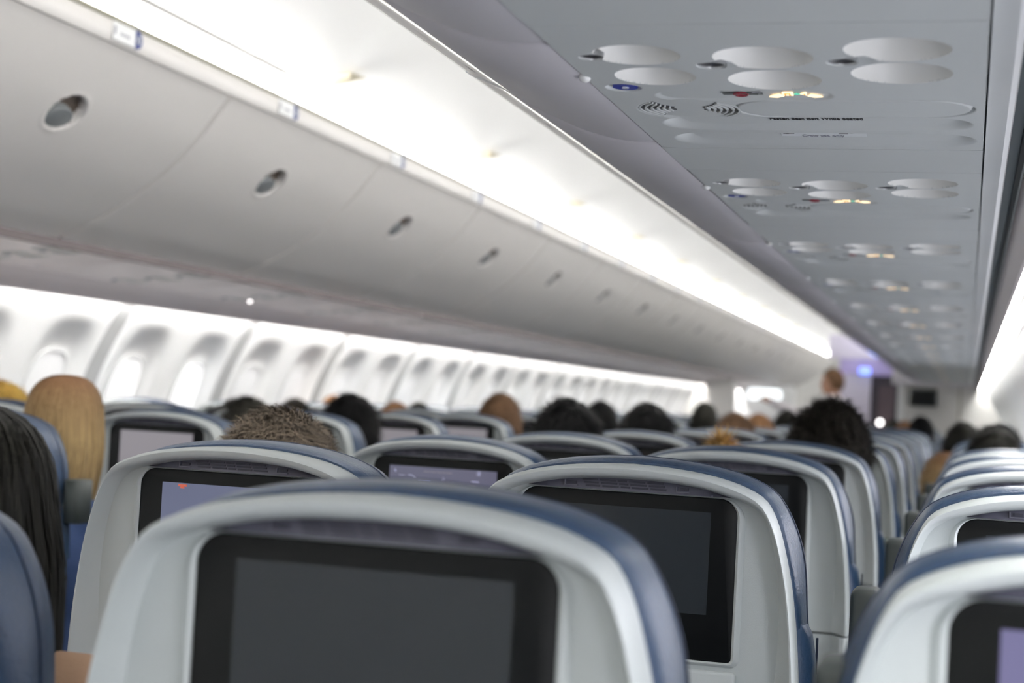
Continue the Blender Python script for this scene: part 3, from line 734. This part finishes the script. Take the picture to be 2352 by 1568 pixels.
def back_cushion_mesh():
    mb = MB(); loops = []
    for z, hx, y1 in ((-.122, .176, .085), (-.128, .190, .098), (-.145, .200, .104), (-.175, .2055, .108), (-.22, .207, .110), (-.40, .206, .114), (-.62, .202, .118), (-.70, .20, .115)):
        loops.append([(-hx + .012, .016, z), (-hx, .030, z), (-hx - .001, .06, z), (-hx, .080, z), (-hx + .012, y1 - .012, z), (-hx + .05, y1, z), (0, y1 - .018, z), (hx - .05, y1, z), (hx - .012, y1 - .012, z), (hx, .080, z), (hx + .001, .06, z), (hx, .030, z), (hx - .012, .016, z)])
    mb.loft(loops, 'leather', True, True, True)
    for sx in (-1, 1): mb.tube([(sx * .2055, .0805, z) for z in (-.15, -.19)] , .0012, 'leather_dark', 6)
    return mb.mesh('back_cushion', angle=60)
def lower_shell_mesh():
    mb = MB(); loops = []
    for z, w in ((-.239, .1955), (-.2405, .1965), (-.30, .197), (-.45, .196), (-.60, .19), (-.66, .18)):
        s = w / .1955
        loops.append([(-.1955 * s, .018, z), (-.1935 * s, -.022, z), (-.188 * s, -.0295, z), (-.181 * s, -.028, z), (-.1665 * s, -.006, z), (0, -.006, z), (.1665 * s, -.006, z), (.181 * s, -.028, z), (.188 * s, -.0295, z), (.1935 * s, -.022, z), (.1955 * s, .018, z)])
    mb.loft(loops, 'shell', True, True, True)
    return mb.mesh('lower_shell', angle=35)
def tray_mesh():
    mb = MB(); rounded_box(mb, -.128, .128, -.011, -.0015, -.45, -.1835, .004, 'shell', 3); mb.box(-.02, .02, -.0135, -.010, -.1985, -.1895, 'shell')
    return mb.mesh('tray_table')
def armrest_mesh():
    mb = MB(); rounded_box(mb, -.232, -.198, .060, .115, -.42, -.088, .009, 'armrest', 3); return mb.mesh('armrest')
def armrest_low_mesh():
    mb = MB(); rounded_box(mb, -.250, -.216, .10, .46, -.64, -.590, .009, 'armrest', 3); return mb.mesh('armrest')
def cushion_mesh():
    mb = MB(); rounded_box(mb, -.205, .205, .10, .54, -.82, -.745, .030, 'leather', 4); return mb.mesh('seat_cushion')
def base_mesh(z):
    mb = MB(); mb.box(-.20, .20, .02, .50, -.81, -.765, 'frame')
    return mb.mesh('seat_frame')
def leg_mesh(z):
    mb = MB(); mb.tube([(0, .14, -.77), (0, .10, -z + .015)], .018, 'frame', 10); mb.box(-.022, .022, .04, .18, -z, -z + .02, 'frame'); return mb.mesh('leg')
ZS = 1.1714
def make_seat():
    root = empty('airline_seat', (0, 0, ZS))
    link('back_shell', shell_me, root); link('lower_shell', lower_shell_mesh(), root)
    b = link('screen_bezel', bezel_mesh(), root); link('display', display_mesh(), root)
    g, s = grille_meshes(); v = link('vent_grille', g, root); o = link('slot_row', s, v)
    h = link('headrest_cushion', headrest_mesh(), root); h['label'] = 'blue leather headrest'; link('seam', seam_mesh(), h)
    c = link('back_cushion', back_cushion_mesh(), root); c['label'] = 'blue leather back cushion'
    link('tray_table', tray_mesh(), root); o = link('armrest', armrest_mesh(), root); o['label'] = 'dark folded-up armrest'
    link('seat_cushion', cushion_mesh(), root); link('seat_frame', base_mesh(ZS), root)
    lg = leg_mesh(ZS)
    for x in (-.14, .14): link('leg', lg, root, (x, 0, 0))
    return root
sp = make_seat()
for o in sp.children:
    if o.name.startswith('display'): pass
ROW = .787
COLS = {'A': (-1.42, 'left window column'), 'B': (-.95, 'left middle column'), 'C': (-.48, 'left aisle column'), 'D': (.502, 'right aisle column'), 'E': (.974, 'right middle column'), 'F': (1.446, 'right window column')}
KR = {'A': range(5, 19), 'B': range(3, 21), 'C': range(2, 22), 'D': range(0, 16), 'E': range(0, 16), 'F': range(0, 16)}
def child(o, nm):
    for c in o.children:
        if c.name.split('.')[0] == nm: return c
first = True
SEAT = {}
special = {('E', 0): 'largest grey seat back in front with a blank dark screen, cut by the bottom edge', ('E', 1): 'grey seat back with sharp blank dark screen, second in the right middle column',
           ('D', 1): 'grey seat back with blue-lit screen, below the grey-brown haired man', ('D', 2): 'grey seat back showing a violet map screen, between the two nearest seats',
           ('F', 0): 'grey seat back in the lower right corner with a violet screen', ('D', 0): 'dark blue leather headrest edge in the lower left corner, before the dark-haired woman',
           ('C', 3): 'grey seat back with pale grey lit screen, beside the long blond hair', ('C', 2): 'blue leather headrest at far left beside the long blond hair'}
for cn, (cx, cl) in COLS.items():
    for k in KR[cn]:
        o = sp if first else copy_tree(sp); first = False
        y = .9615 + ROW * k; z = ZS
        if cn in 'ABC': y += .065; z -= .012
        if cn == 'D': z -= .010 if k else .024
        if cn == 'F': z -= .0026
        o.location = (cx, y, z)
        n = k - (1 if cn in 'DEF' else 2) + 1
        lab = special.get((cn, k)) or 'grey-shelled blue leather seat in the %s, %s row counted from the camera' % (cl, ORD[k])
        tag(o, lab, 'seat', 'seats in the %s' % cl)
        SEAT[cn, k] = o
bpy.context.view_layer.update()
low = armrest_low_mesh()
for (cn, k), o in SEAT.items():
    a = child(o, 'armrest')
    if cn in 'DE': a.data = low; a['label'] = 'dark armrest folded down'
    elif k == 0: a.location = (.030, 0, .036)
a = child(SEAT['C', 2], 'armrest'); a2 = a.copy(); COL.objects.link(a2); a2.parent = SEAT['C', 2]; a2.data = armrest_mesh(); a2.scale = (-1, 1, .25); a2.location = (.002, 0, -.064); a2['label'] = 'dark grey armrest folded up on the aisle side'
for (cn, k), mm in {('D', 1): 'display_blue', ('D', 2): 'display_map', ('F', 0): 'display_violet', ('C', 3): 'display_grey', ('C', 5): 'display_grey', ('C', 6): 'display_grey', ('B', 4): 'display_grey'}.items():
    d = child(SEAT[cn, k], 'display'); setmat(d, mm)
d = child(SEAT['D', 2], 'display')
mb = MB(); q = lambda x0, x1, z0, z1, m: mb.box(x0, x1, -.0056, -.0048, z0, z1, m)
q(-.084, -.0825, -.0235, -.0205, 'icon'); q(-.0832, -.0812, -.0245, -.0230, 'icon')
for i, (a, b) in enumerate(((-.033, -.022), (-.0205, -.012), (-.0105, -.003), (-.0015, .005), (.0065, .016))): q(a, b, -.0222, -.0212, 'display_grey')
for i in range(3): q(.059, .060, -.0175 - i * .0026, -.0163 - i * .0026, 'icon'); q(.0610, .0650, -.0175 - i * .0026, -.0163 - i * .0026, 'icon')
q(-.041, -.021, -.0392, -.0380, 'icon_blue'); q(-.041, -.0398, -.046, -.0385, 'icon_blue'); q(-.021, -.013, -.0420, -.0408, 'icon_blue'); q(-.020, -.018, -.0445, -.042, 'icon_blue'); q(-.0165, -.014, -.047, -.0415, 'icon_blue')
mb.tube([(-.060, -.005, -.0295), (-.055, -.005, -.0290), (-.050, -.005, -.0315), (-.0475, -.005, -.0345)], .0006, 'icon', 5)
mb.tube([(-.076, -.005, -.0300), (-.070, -.005, -.0305), (-.066, -.005, -.0300)], .0004, 'icon', 5)
mb.tube([(.001, -.005, -.0300), (.003, -.005, -.0330), (.0015, -.005, -.0355), (-.001, -.005, -.0345)], .0005, 'icon', 5)
for i in range(6): q(.050 + i * .0022, .0515 + i * .0022, -.0340 - .001 * (i % 2), -.0325, 'icon')
for i in range(4): q(.046 + i * .003, .0475 + i * .003, -.043 - .0015 * i, -.0405, 'display_grey')
o = mb.obj('map_graphic', d); o['label'] = 'pale lines and text of a route map'
d = child(SEAT['D', 1], 'display')
mb = MB(); mb.box(-.072, -.061, -.0056, -.0048, -.0185, -.0160, 'icon_orange'); mb.box(-.069, -.064, -.0056, -.0048, -.0210, -.0180, 'icon_orange'); o = mb.obj('menu_graphic', d); o['label'] = 'orange patch on the blue screen'

# ------------------------------------------------------------------ people
def remesh(mb, name, voxel, smooth=4):
    me = mb.mesh(name); o = bpy.data.objects.new(name, me); COL.objects.link(o)
    r = o.modifiers.new('r', 'REMESH'); r.mode = 'VOXEL'; r.voxel_size = voxel; r.use_smooth_shade = True
    s = o.modifiers.new('s', 'SMOOTH'); s.iterations = smooth; s.factor = .5
    bpy.context.view_layer.update()
    out = bpy.data.meshes.new_from_object(o.evaluated_get(bpy.context.evaluated_depsgraph_get()))
    bpy.data.objects.remove(o)
    out.materials.clear(); out.name = name
    out.polygons.foreach_set('use_smooth', [True] * len(out.polygons))
    return out
SIT = dict(neck=(0, -.012, -.17), chest=(0, .015, -.30), waist=(0, .03, -.44), hip=(0, .035, -.53), sh=.165, shz=-.225, elbow=((-.165, .06, -.44), (.165, .06, -.44)), wrist=((-.14, .26, -.46), (.14, .26, -.46)),
           hand=((-.11, .33, -.475), (.11, .33, -.475)), knee=((-.095, .37, -.54), (.095, .37, -.54)), ankle=((-.095, .36, -.97), (.095, .36, -.97)), toe=((-.10, .47, -1.03), (.10, .47, -1.03)))
STAND = dict(neck=(0, -.01, -.14), chest=(0, -.015, -.27), waist=(0, -.005, -.50), hip=(0, 0, -.64), sh=.175, shz=-.185, elbow=((-.235, .22, -.30), (.235, .0, -.48)), wrist=((-.20, .46, -.20), (.25, .10, -.72)),
             hand=((-.19, .54, -.17), (.255, .13, -.81)), knee=((-.10, .02, -1.03), (.10, .02, -1.03)), ankle=((-.10, -.02, -1.46), (.10, -.02, -1.46)), toe=((-.115, .13, -1.50), (.115, .13, -1.50)))
def head_fn(d):
    k = 1.
    if d.z < -.1: k -= .10 * min(1, (-d.z - .1) / .6) * (1 + .5 * (d.y < 0))        # narrowing to the jaw and nape
    if d.y < -.2: k += .04 * max(0, d.z + .2)                                        # back of the skull
    return k
def person_mesh(P, name):
    mb = MB(); m = 'skin'
    mb.ellipsoid((0, 0, .005), (.069, .089, .108), m, 28, 20, head_fn)
    mb.ellipsoid((0, .045, -.062), (.047, .047, .045), m)                            # jaw
    mb.capsule((0, .080, .012), (0, .100, -.022), .009, .014, m)                     # nose
    mb.ellipsoid((0, .088, -.050), (.024, .010, .009), m, 14, 8)                      # lips
    for sx in (-1, 1):
        mb.ellipsoid((sx * .028, .080, .014), (.014, .010, .009), m, 12, 8)           # eyes
        mb.capsule((sx * .015, .086, .030), (sx * .045, .074, .030), .008, .006, m, 8)   # brows
        mb.ellipsoid((sx * .071, -.004, -.005), (.010, .018, .030), m, 14, 10)        # ears
    mb.capsule((0, -.018, -.06), P['neck'], .050, .054, m)
    torso(mb, P, 0., m); legs(mb, P, 0., m); arms(mb, P, 0., m)
    for s in (0, 1):
        w, h = Vector(P['wrist'][s]), Vector(P['hand'][s]); d = (h - w).normalized(); sx = 1 if s else -1
        side = d.cross(Vector((0, 0, 1))).normalized() * sx; up = side.cross(d)
        mb.capsule(w, h, .026, .033, m, sc=(1, .6))
        for f in range(4):
            b0 = h + side * (.024 - .016 * f); L = (.060, .070, .064, .050)[f]
            b1 = b0 + d * L * .55 - Vector((0, 0, .010)); b2 = b1 + d * L * .4 - Vector((0, 0, .022))
            mb.capsule(b0, b1, .0088, .0082, m, 8); mb.capsule(b1, b2, .0082, .007, m, 8)
        t0 = w + d * .03 - side * .028; mb.capsule(t0, t0 - side * .022 + d * .045, .011, .0085, m, 8)
        mb.capsule(P['ankle'][s], P['toe'][s], .042, .036, m)
    return remesh(mb, name, .0062, 4)
def torso(mb, P, g, m):
    c, w, h = P['chest'], P['waist'], P['hip']; sz = P['shz']
    mb.capsule((-P['sh'] + .02, c[1], sz), (P['sh'] - .02, c[1], sz), .058 + g, .058 + g, m, 18)
    mb.ellipsoid((c[0], c[1], c[2] - .02), (.160 + g, .105 + g, .15 + g), m, 24, 14)
    mb.ellipsoid(w, (.135 + g, .098 + g, .16 + g), m, 24, 14)
    mb.ellipsoid(h, (.160 + g, .112 + g, .12 + g), m, 24, 14)
    mb.capsule((0, c[1], sz + .055), (0, c[1], sz), .056 + g * .3, .085 + g, m)
def arms(mb, P, g, m, full=True):
    for s in (0, 1):
        a = ((-1, 1)[s] * P['sh'], P['chest'][1], P['shz']); mb.capsule(a, P['elbow'][s], .052 + g, .040 + g, m); mb.capsule(P['elbow'][s], P['wrist'][s], .040 + g, .027 + g * 1.2, m)
def legs(mb, P, g, m):
    for s in (0, 1):
        a = ((-.09, .09)[s], P['hip'][1], P['hip'][2]); mb.capsule(a, P['knee'][s], .082 + g, .058 + g, m); mb.capsule(P['knee'][s], P['ankle'][s], .056 + g, .042 + g, m)
def shirt_mesh(P, name):
    mb = MB(); torso(mb, P, .014, 'skin'); arms(mb, P, .012, 'skin'); return remesh(mb, name, .009, 5)
def trouser_mesh(P, name):
    mb = MB(); mb.ellipsoid(P['hip'], (.176, .128, .11), 'skin', 24, 14); legs(mb, P, .014, 'skin'); return remesh(mb, name, .009, 5)
sit_body, sit_shirt, sit_trousers = person_mesh(SIT, 'body'), shirt_mesh(SIT, 'shirt'), trouser_mesh(SIT, 'trousers')
HUNCH = dict(SIT, sh=.150, shz=-.160, chest=(0, .015, -.25), neck=(0, -.012, -.13), elbow=((-.19, .06, -.40), (.19, .06, -.40)))
hun_body, hun_shirt = person_mesh(HUNCH, 'body'), shirt_mesh(HUNCH, 'shirt')
std_body, std_shirt, std_trousers = person_mesh(STAND, 'body'), shirt_mesh(STAND, 'shirt'), trouser_mesh(STAND, 'trousers')
for me in (sit_body, sit_shirt, sit_trousers, std_body, std_shirt, std_trousers, hun_body, hun_shirt): me.materials.append(M['skin'])

# hair: a scalp cap plus ribbons
HR = np.array([.0735, .094, .114]); HC = np.array([0, 0, .005])
def scalp_ok(d):   # d unit direction; hairline: front above the brow, sides above the ears, nape
    y, z = d[1], d[2]
    if y > .25: return z > .55
    if y > -.15: return z > -.05 + .6 * max(0, y)
    return z > -.62
def cap(mb, m, r=1.0, nz=0., zmin=-.62, sx=1., seed=0, cell=4.):
    nu, nv = 40, 26; rng = np.random.RandomState(seed); ph = rng.rand(6) * 6.28
    loops = []
    for i in range(nv + 1):
        t = math.asin(zmin) + (PI / 2 - .02 - math.asin(zmin)) * i / nv; row = []
        for j in range(nu):
            p = 2 * PI * j / nu
            d = np.array([math.cos(t) * math.cos(p), math.cos(t) * math.sin(p), math.sin(t)])
            k = r * (1 + nz * (math.sin(cell * d[0] * 3 + ph[0]) * math.sin(cell * d[1] * 3 + ph[1]) + .6 * math.sin(cell * 2 * d[2] * 3 + ph[2] + cell * d[0])))
            if not scalp_ok(d): k = .86
            if d[2] < -.3: k *= 1 - .12 * (-d[2] - .3)
            row.append(HC + HR * d * k * np.array([sx, 1, 1]))
        loops.append(row)
    mb.loft(loops, m, True, True, True)
def ribbon(mb, pts, w, m, side=None):
    v = []; n = len(pts)
    for i in range(n):
        p = np.array(pts[i]); d = np.array(pts[min(i + 1, n - 1)]) - np.array(pts[max(i - 1, 0)])
        s = np.cross(d, side if side is not None else p - HC); l = np.linalg.norm(s); s = s / l if l > 1e-9 else np.array([1, 0, 0])
        ww = w * (1 - .75 * (i / (n - 1)) ** 2)
        v += [p - s * ww, p + s * ww]
    mb.add(v, [(2 * i, 2 * i + 1, 2 * i + 3, 2 * i + 2) for i in range(n - 1)], m)
def rdir(rng):
    while 1:
        d = rng.normal(size=3); d /= np.linalg.norm(d)
        if scalp_ok(d): return d
def hair_short(name, n=2600, L=.022, w=.0010, lift=.45, seed=1, swirl=1.0, r=1.0, nz=.01, curl=0., mess=.35):
    rng = np.random.RandomState(seed); mb = MB(); cap(mb, 'hair_dark', r, nz, seed=seed)
    crown = np.array([.30, .05, .95]); crown /= np.linalg.norm(crown)
    for _ in range(n):
        d = rdir(rng); p = HC + HR * d * r * .995
        away = d - crown * (d @ crown); l = np.linalg.norm(away); away = away / l if l > 1e-3 else np.array([1, 0, 0])
        tw = np.cross(d, away); t = away + tw * swirl * .7 + rng.normal(size=3) * mess + np.sin(d[[1, 2, 0]] * 17 + 1.3) * mess * .8; t -= d * (t @ d); t /= np.linalg.norm(t) + 1e-9
        q = p.copy(); pts = [p]; ln = L * (.6 + .8 * rng.rand()); e = lift * (.5 + rng.rand())
        for k in range(3 if not curl else 5):
            dirn = t * 1.0 + d * e * (1 - .45 * k)
            if curl: a = curl * k + rng.rand() * .5; dirn = t * math.cos(a) + np.cross(d, t) * math.sin(a) + d * e * .8
            dirn /= np.linalg.norm(dirn); q = q + dirn * ln / (3 if not curl else 4); pts.append(q.copy())
        ribbon(mb, pts, w * (.7 + .6 * rng.rand()), 'hair_dark')
    return mb.mesh(name, fix=False)
def hair_long(name, L=.40, n=1500, seed=2, wide=1.0, taper=.5, part=0.):
    """straight hair that lies on the skull and hangs down behind and beside it"""
    rng = np.random.RandomState(seed); mb = MB(); ph = rng.rand(8) * 6.28
    def surf(a, s, r=1.):
        # a: angle round the head, -pi/2 is the back; s: 0 crown .. 1 tips
        ca, sa = math.cos(a), math.sin(a)
        if s < .35:
            t = s / .35 * (PI / 2); rr = math.sin(t) ** .72; z = math.cos(t) ** .80 * HR[2] * 1.04 + .005
            k = 1.06
            return np.array([ca * HR[0] * k * rr, sa * HR[1] * k * rr, z])
        u = (s - .35) / .65; z = .005 - u * L
        fold = 1 + .06 * math.sin(a * 9 + ph[0]) * u + .035 * math.sin(a * 17 + ph[1] + u * 3) * u
        wx = HR[0] * 1.06 * wide * (1 + .10 * math.sin(min(u * 3, 1) * PI / 2) - taper * u * u) ; wy = HR[1] * 1.06 * (1 - .25 * u)
        return np.array([ca * wx * fold, sa * wy * fold - .004 * u, z])
    A0, A1 = -PI - .45, .45
    nu, nv = 54, 40
    mb.loft([[surf(A0 + (A1 - A0) * j / nu, i / nv + 1e-3) for j in range(nu + 1)] for i in range(nv + 1)], 'hair_dark', closed=False)
    for _ in range(n):
        a = A0 + (A1 - A0) * rng.rand(); s0 = rng.rand() * .3; s1 = min(1.0, s0 + .3 + rng.rand() * .7); k = 1.0 + .09 * rng.rand() ** 1.6; da = rng.normal() * .16
        pts = []
        for i in range(9):
            p = surf(a + da * i / 8, s0 + (s1 - s0) * i / 8); pts.append(np.array([p[0] * k, p[1] * k, p[2] + (.003 if p[2] > .05 else 0)]))
        ribbon(mb, pts, .0013 + .0012 * rng.rand(), 'hair_dark', side=np.array([math.cos(a), math.sin(a), .2]))
    return mb.mesh(name, fix=False)
def hair_bun(name, seed=3):
    rng = np.random.RandomState(seed); mb = MB(); cap(mb, 'hair_dark', 1.02, .01, seed=seed)
    for _ in range(900):
        d = rdir(rng); p = HC + HR * d * 1.02; t = np.array([0, -.3, 1.]) - d * d[2]; t /= np.linalg.norm(t) + 1e-9
        ribbon(mb, [p, p + t * .02 + d * .004, p + t * .04 + d * .002], .0012, 'hair_dark')
    for _ in range(420):                               # loose top knot that sticks out in tufts
        a = rng.rand() * 6.28; e = rng.rand() ** .5; o = np.array([.0, -.03, .118]); d = np.array([math.cos(a) * e * 1.3, math.sin(a) * e * .7, .75 - .35 * e]); d /= np.linalg.norm(d)
        L = .016 + .030 * rng.rand(); ribbon(mb, [o, o + d * L * .5 + rng.normal(size=3) * .003, o + d * L + np.array([0, 0, -.012 * e]) + rng.normal(size=3) * .006], .0018, 'hair_dark')
    return mb.mesh(name, fix=False)
HAIR = {
    'crop': hair_short('hair', 12000, .026, .0008, .55, 1, 1.0, 1.035, .03, 0., 1.1),
    'plain': hair_short('hair', 1600, .030, .0016, .18, 2, .5, 1.06, .015),
    'fuller': hair_short('hair', 1600, .040, .0018, .22, 4, .3, 1.12, .03),
    'curly': hair_short('hair', 5200, .036, .0016, .75, 5, 1.2, 1.12, .05, 1.5),
    'long': hair_long('hair', .30, 3200, 6, 1.02, .78),
    'verylong': hair_long('hair', .46, 2600, 7, 1.10, .42),
    'bun': hair_bun('hair'),
}
np_ = [0]
def person(x, y, ztop, width, style, hair, label, shirt='cloth_navy', skin='skin', standing=False, rz=0., tilt=0., trousers='cloth_grey'):
    k_ = (y + .028) / y; x = 1.33 + (x - 1.33) * k_; ztop = 1.27 + (ztop - 1.27) * k_; y += .028; width *= k_
    s = width / {'crop': .160, 'plain': .160, 'fuller': .170, 'curly': .178, 'long': .166, 'verylong': .17, 'bun': .155}[style]
    top = {'crop': .129, 'plain': .130, 'fuller': .138, 'curly': .145, 'long': .124, 'verylong': .124, 'bun': .139}[style]
    root = empty('person', (x, y, ztop - top * s)); root.scale = (s, s, s); root.rotation_euler = (0, tilt, rz)
    b, sh, tr = (std_body, std_shirt, std_trousers) if standing else (sit_body, sit_shirt, sit_trousers)
    if style == 'verylong': b, sh = hun_body, hun_shirt
    o = link('body', b, root); setmat(o, skin)
    o = link('shirt', sh, root); setmat(o, shirt); o = link('trousers', tr, root); setmat(o, trousers)
    o = link('hair', HAIR[style], root); setmat(o, hair)
    tag(root, label, 'person', 'passengers' if not standing else None); return root
person(.443, 2.0, 1.238, .174, 'crop', 'hair_greybrown', 'person with short grey-brown hair behind the blue-lit screen seat', 'cloth_grey')
person(.505, 1.20, 1.238, .162, 'verylong', 'hair_dark', 'person with long dark hair at the left frame edge, tan sleeve', 'cloth_tan')
person(-.412, 2.87, 1.264, .146, 'long', 'hair_goldbrown', 'person with long straight golden-brown hair hanging beside a blue headrest', 'cloth_blue')
person(-1.07, 3.64, 1.2475, .178, 'fuller', 'hair_yellow', 'person with yellow-blond hair at the far left edge', 'cloth_grey')
person(-1.15, 5.21, 1.217, .158, 'plain', 'hair_darkgrey', 'person with dark grey hair touching a second dark head, near the pale screen seat', 'cloth_black')
person(-.746, 4.45, 1.234, .150, 'fuller', 'hair_darkgrey', 'person with wavy dark grey hair behind the grey-brown haired man', 'cloth_grey')
person(-1.27, 6.0, 1.222, .149, 'plain', 'hair_curly', 'person with dark brown hair low between two groups of heads on the left', 'cloth_navy')
person(-.407, 4.42, 1.260, .178, 'fuller', 'hair_black', 'person with round jet-black hair leaning out of the left aisle column', 'cloth_black')
person(-1.42, 6.78, 1.238, .13, 'plain', 'hair_ginger', 'person with ginger hair by the left wall, mostly behind the jet-black head', 'cloth_grey')
person(-1.125, 6.78, 1.226, .140, 'plain', 'hair_ginger', 'person with light brown hair low beside the jet-black head', 'cloth_grey')
person(-1.29, 7.57, 1.223, .12, 'plain', 'hair_darkgrey', 'person with dark grey hair, tiny, right of the light brown head', 'cloth_grey')
person(-.412, 6.0, 1.288, .174, 'plain', 'hair_brown', 'person with brown hair rising over a blue headrest in mid cabin', 'cloth_navy', 'skin_d')
person(.455, 3.57, 1.279, .160, 'fuller', 'hair_black', 'person with big black hair in the right aisle column, mid cabin', 'cloth_black')
person(-.189, 6.78, 1.279, .155, 'plain', 'hair_black', 'person with smaller black hair overlapping the big black head', 'cloth_black')
person(.485, 4.36, 1.278, .167, 'plain', 'hair_black', 'person with black hair and brown sheen right of the two joined heads', 'cloth_navy')
person(-.113, 9.14, 1.304, .150, 'plain', 'hair_darkgrey', 'person with dark hair, small, before the far left windows', 'cloth_grey')
person(.508, 5.93, 1.261, .158, 'plain', 'hair_brown', 'person with brown hair low in the right aisle column', 'cloth_grey')
person(.498, 6.72, 1.260, .135, 'plain', 'hair_ginger', 'person with light brown hair just left of the curly head', 'cloth_grey')
person(.446, 8.29, 1.284, .140, 'plain', 'hair_dark', 'person with navy-dark hair behind the curly head', 'cloth_navy')
person(1.040, 3.60, 1.298, .172, 'curly', 'hair_curly', 'person with thick dark curly hair, largest head right of centre', 'cloth_green', 'skin_d')
person(.926, 2.79, 1.222, .135, 'bun', 'hair_blond', 'person with spiky blond top knot peeking over a seat top', 'cloth_grey')
person(1.268, 5.18, 1.176, .140, 'plain', 'hair_goldbrown', 'person with blond hair seen through the gap between two seat columns', 'cloth_tan')
person(1.315, 6.72, 1.272, .155, 'plain', 'hair_dark', 'person with dark hair in the right window column, before the pale bulkhead', 'cloth_black')
person(1.400, 4.36, 1.266, .145, 'fuller', 'hair_dark', 'person with greenish-black hair over the right window seats', 'cloth_black')
person(1.446, 5.95, 1.273, .150, 'plain', 'hair_black', 'person with black hair at the right frame edge', 'cloth_black')
person(1.086, 9.08, 1.291, .140, 'plain', 'hair_black', 'person with black hair under the small dark monitor', 'cloth_black')
person(.972, 9.87, 1.258, .12, 'plain', 'hair_ginger', 'person with reddish hair, tiny, left of the head under the monitor', 'cloth_grey')
person(.87, 10.66, 1.262, .12, 'plain', 'hair_darkgrey', 'person with grey hair, tiny, near the bright round lamp', 'cloth_grey')
person(.075, 15.6, 1.715, .175, 'plain', 'hair_brown', 'person standing in the far aisle in a white shirt, reaching to a bin', 'cloth_white', 'skin_d', True, 1.35, trousers='cloth_navy')

# ------------------------------------------------------------------ far end of the cabin
# right bulkhead with a small monitor
mb = MB(); mb.box(.74, 1.66, 14.2, 14.28, 0, 1.64, 'bulk'); mb.box(.74, .80, 14.19, 14.2, 0, 1.64, 'white'); mb.box(1.25, 1.262, 14.195, 14.2, 0, 1.6, 'strip'); structure(mb.obj('wall_bulkhead'))
mb = MB(); mb.box(.69, 1.47, 14.16, 14.28, 1.56, 2.06, 'binr'); structure(mb.obj('trim_14'))
rt = empty('monitor', (.955, 14.185, 1.455))
mb = MB(); rounded_box(mb, -.115, .115, -.05, .012, -.075, .075, .012, 'monitor', 3); mb.obj('housing', rt)
mb = MB(); mb.box(-.098, .098, -.053, -.049, -.058, .058, 'bezel'); mb.obj('screen', rt)
tag(rt, 'small dark monitor on the pale bulkhead at the front right', 'monitor')
# galley front with dark curtain opening and violet panel above
mb = MB(); mb.box(.02, .345, 17.1, 17.2, 0, 1.70, 'lav'); mb.box(.62, .76, 17.1, 17.2, 0, 2.1, 'bulk'); structure(mb.obj('wall_galley'))
mb = MB(); mb.box(.02, .62, 17.08, 17.2, 1.70, 1.86, 'violet'); mb.box(-.1, .62, 17.06, 17.2, 1.86, 2.1, 'lav'); structure(mb.obj('trim_15'))
rt = empty('galley_curtain', (.48, 17.16, 0))
mb = MB()
def fold(x0, x1, n, amp): return [(x0 + (x1 - x0) * i / n, amp * math.sin(i * 1.3)) for i in range(n + 1)]
pr = fold(-.135, -.055, 10, .012); mb.loft([[(x, y, z) for x, y in pr] for z in (.02, 1.70)], 'curtain', closed=False)
a = mb.obj('curtain_edge', rt)
mb = MB(); pr = fold(-.055, .11, 20, .012); mb.loft([[(x, y, z) for x, y in pr] for z in (.02, 1.60)], 'curtain_b', closed=False); b = mb.obj('curtain_cloth', rt)
mb = MB(); mb.box(-.135, .14, -.02, .02, 1.60, 1.70, 'curtain'); mb.box(.11, .14, -.02, .02, .0, 1.60, 'curtain'); mb.obj('curtain_rail', rt)
tag(rt, 'dark curtain in the galley opening beside the pale bulkhead', 'curtain')
mb = MB(); rounded_box(mb, -.055, .055, -.02, .02, -.035, .035, .012, 'bluelamp', 3); o = mb.obj('blue_sign'); o.location = (.28, 17.04, 1.735); tag(o, 'glowing blue sign above the galley opening', 'sign')
mb = MB(); mb.ellipsoid((0, 0, 0), (.028, .02, .028), 'whitelamp', 16, 10); o = mb.obj('wall_lamp'); o.location = (.455, 17.08, 1.214); tag(o, 'bright round white lamp below the dark curtain', 'light')  # bright spot of unknown source, set against the curtain
# left door area: pillar and bright door window
mb = MB(); mb.box(-1.62, -1.10, 17.2, 17.5, 0, 1.62, 'bulk'); structure(mb.obj('wall_partition'))
rt = empty('cabin_door', (-1.34, 20.1, 0))
mb = MB(); rounded_box(mb, -.30, .60, 0, .06, .02, 1.60, .02, 'white', 2); mb.obj('door_panel', rt)
mb = MB(); rounded_box(mb, .03, .43, -.012, .01, 1.415, 1.535, .03, 'doorpane', 3); o = mb.obj('door_window', rt); o['label'] = 'bright daylight window'
tag(rt, 'pale door with a glowing wide window at the far left end', 'door')
# purple mood light in the galley
rt = empty('mood_light', (.3, 16.75, 2.085)); mb = MB(); mb.box(-.2, .2, -.02, .02, -.01, .01, 'bluelamp'); mb.obj('tube', rt); tag(rt, 'violet mood light strip above the galley front', 'light')

# ------------------------------------------------------------------ world and view
w = bpy.data.worlds.new('world'); SC.world = w; w.use_nodes = True
w.node_tree.nodes['Background'].inputs[0].default_value = (.6, .65, .7, 1); w.node_tree.nodes['Background'].inputs[1].default_value = .3
SC.view_settings.view_transform = 'Standard'; SC.view_settings.look = 'None'; SC.view_settings.gamma = 1.; SC.view_settings.exposure = -.74
SC.view_settings.use_curve_mapping = False
SC.cycles.use_denoising = True
SC.cycles.max_bounces = 8; SC.cycles.diffuse_bounces = 7; SC.cycles.glossy_bounces = 4
SC.cycles.sample_clamp_indirect = 8.
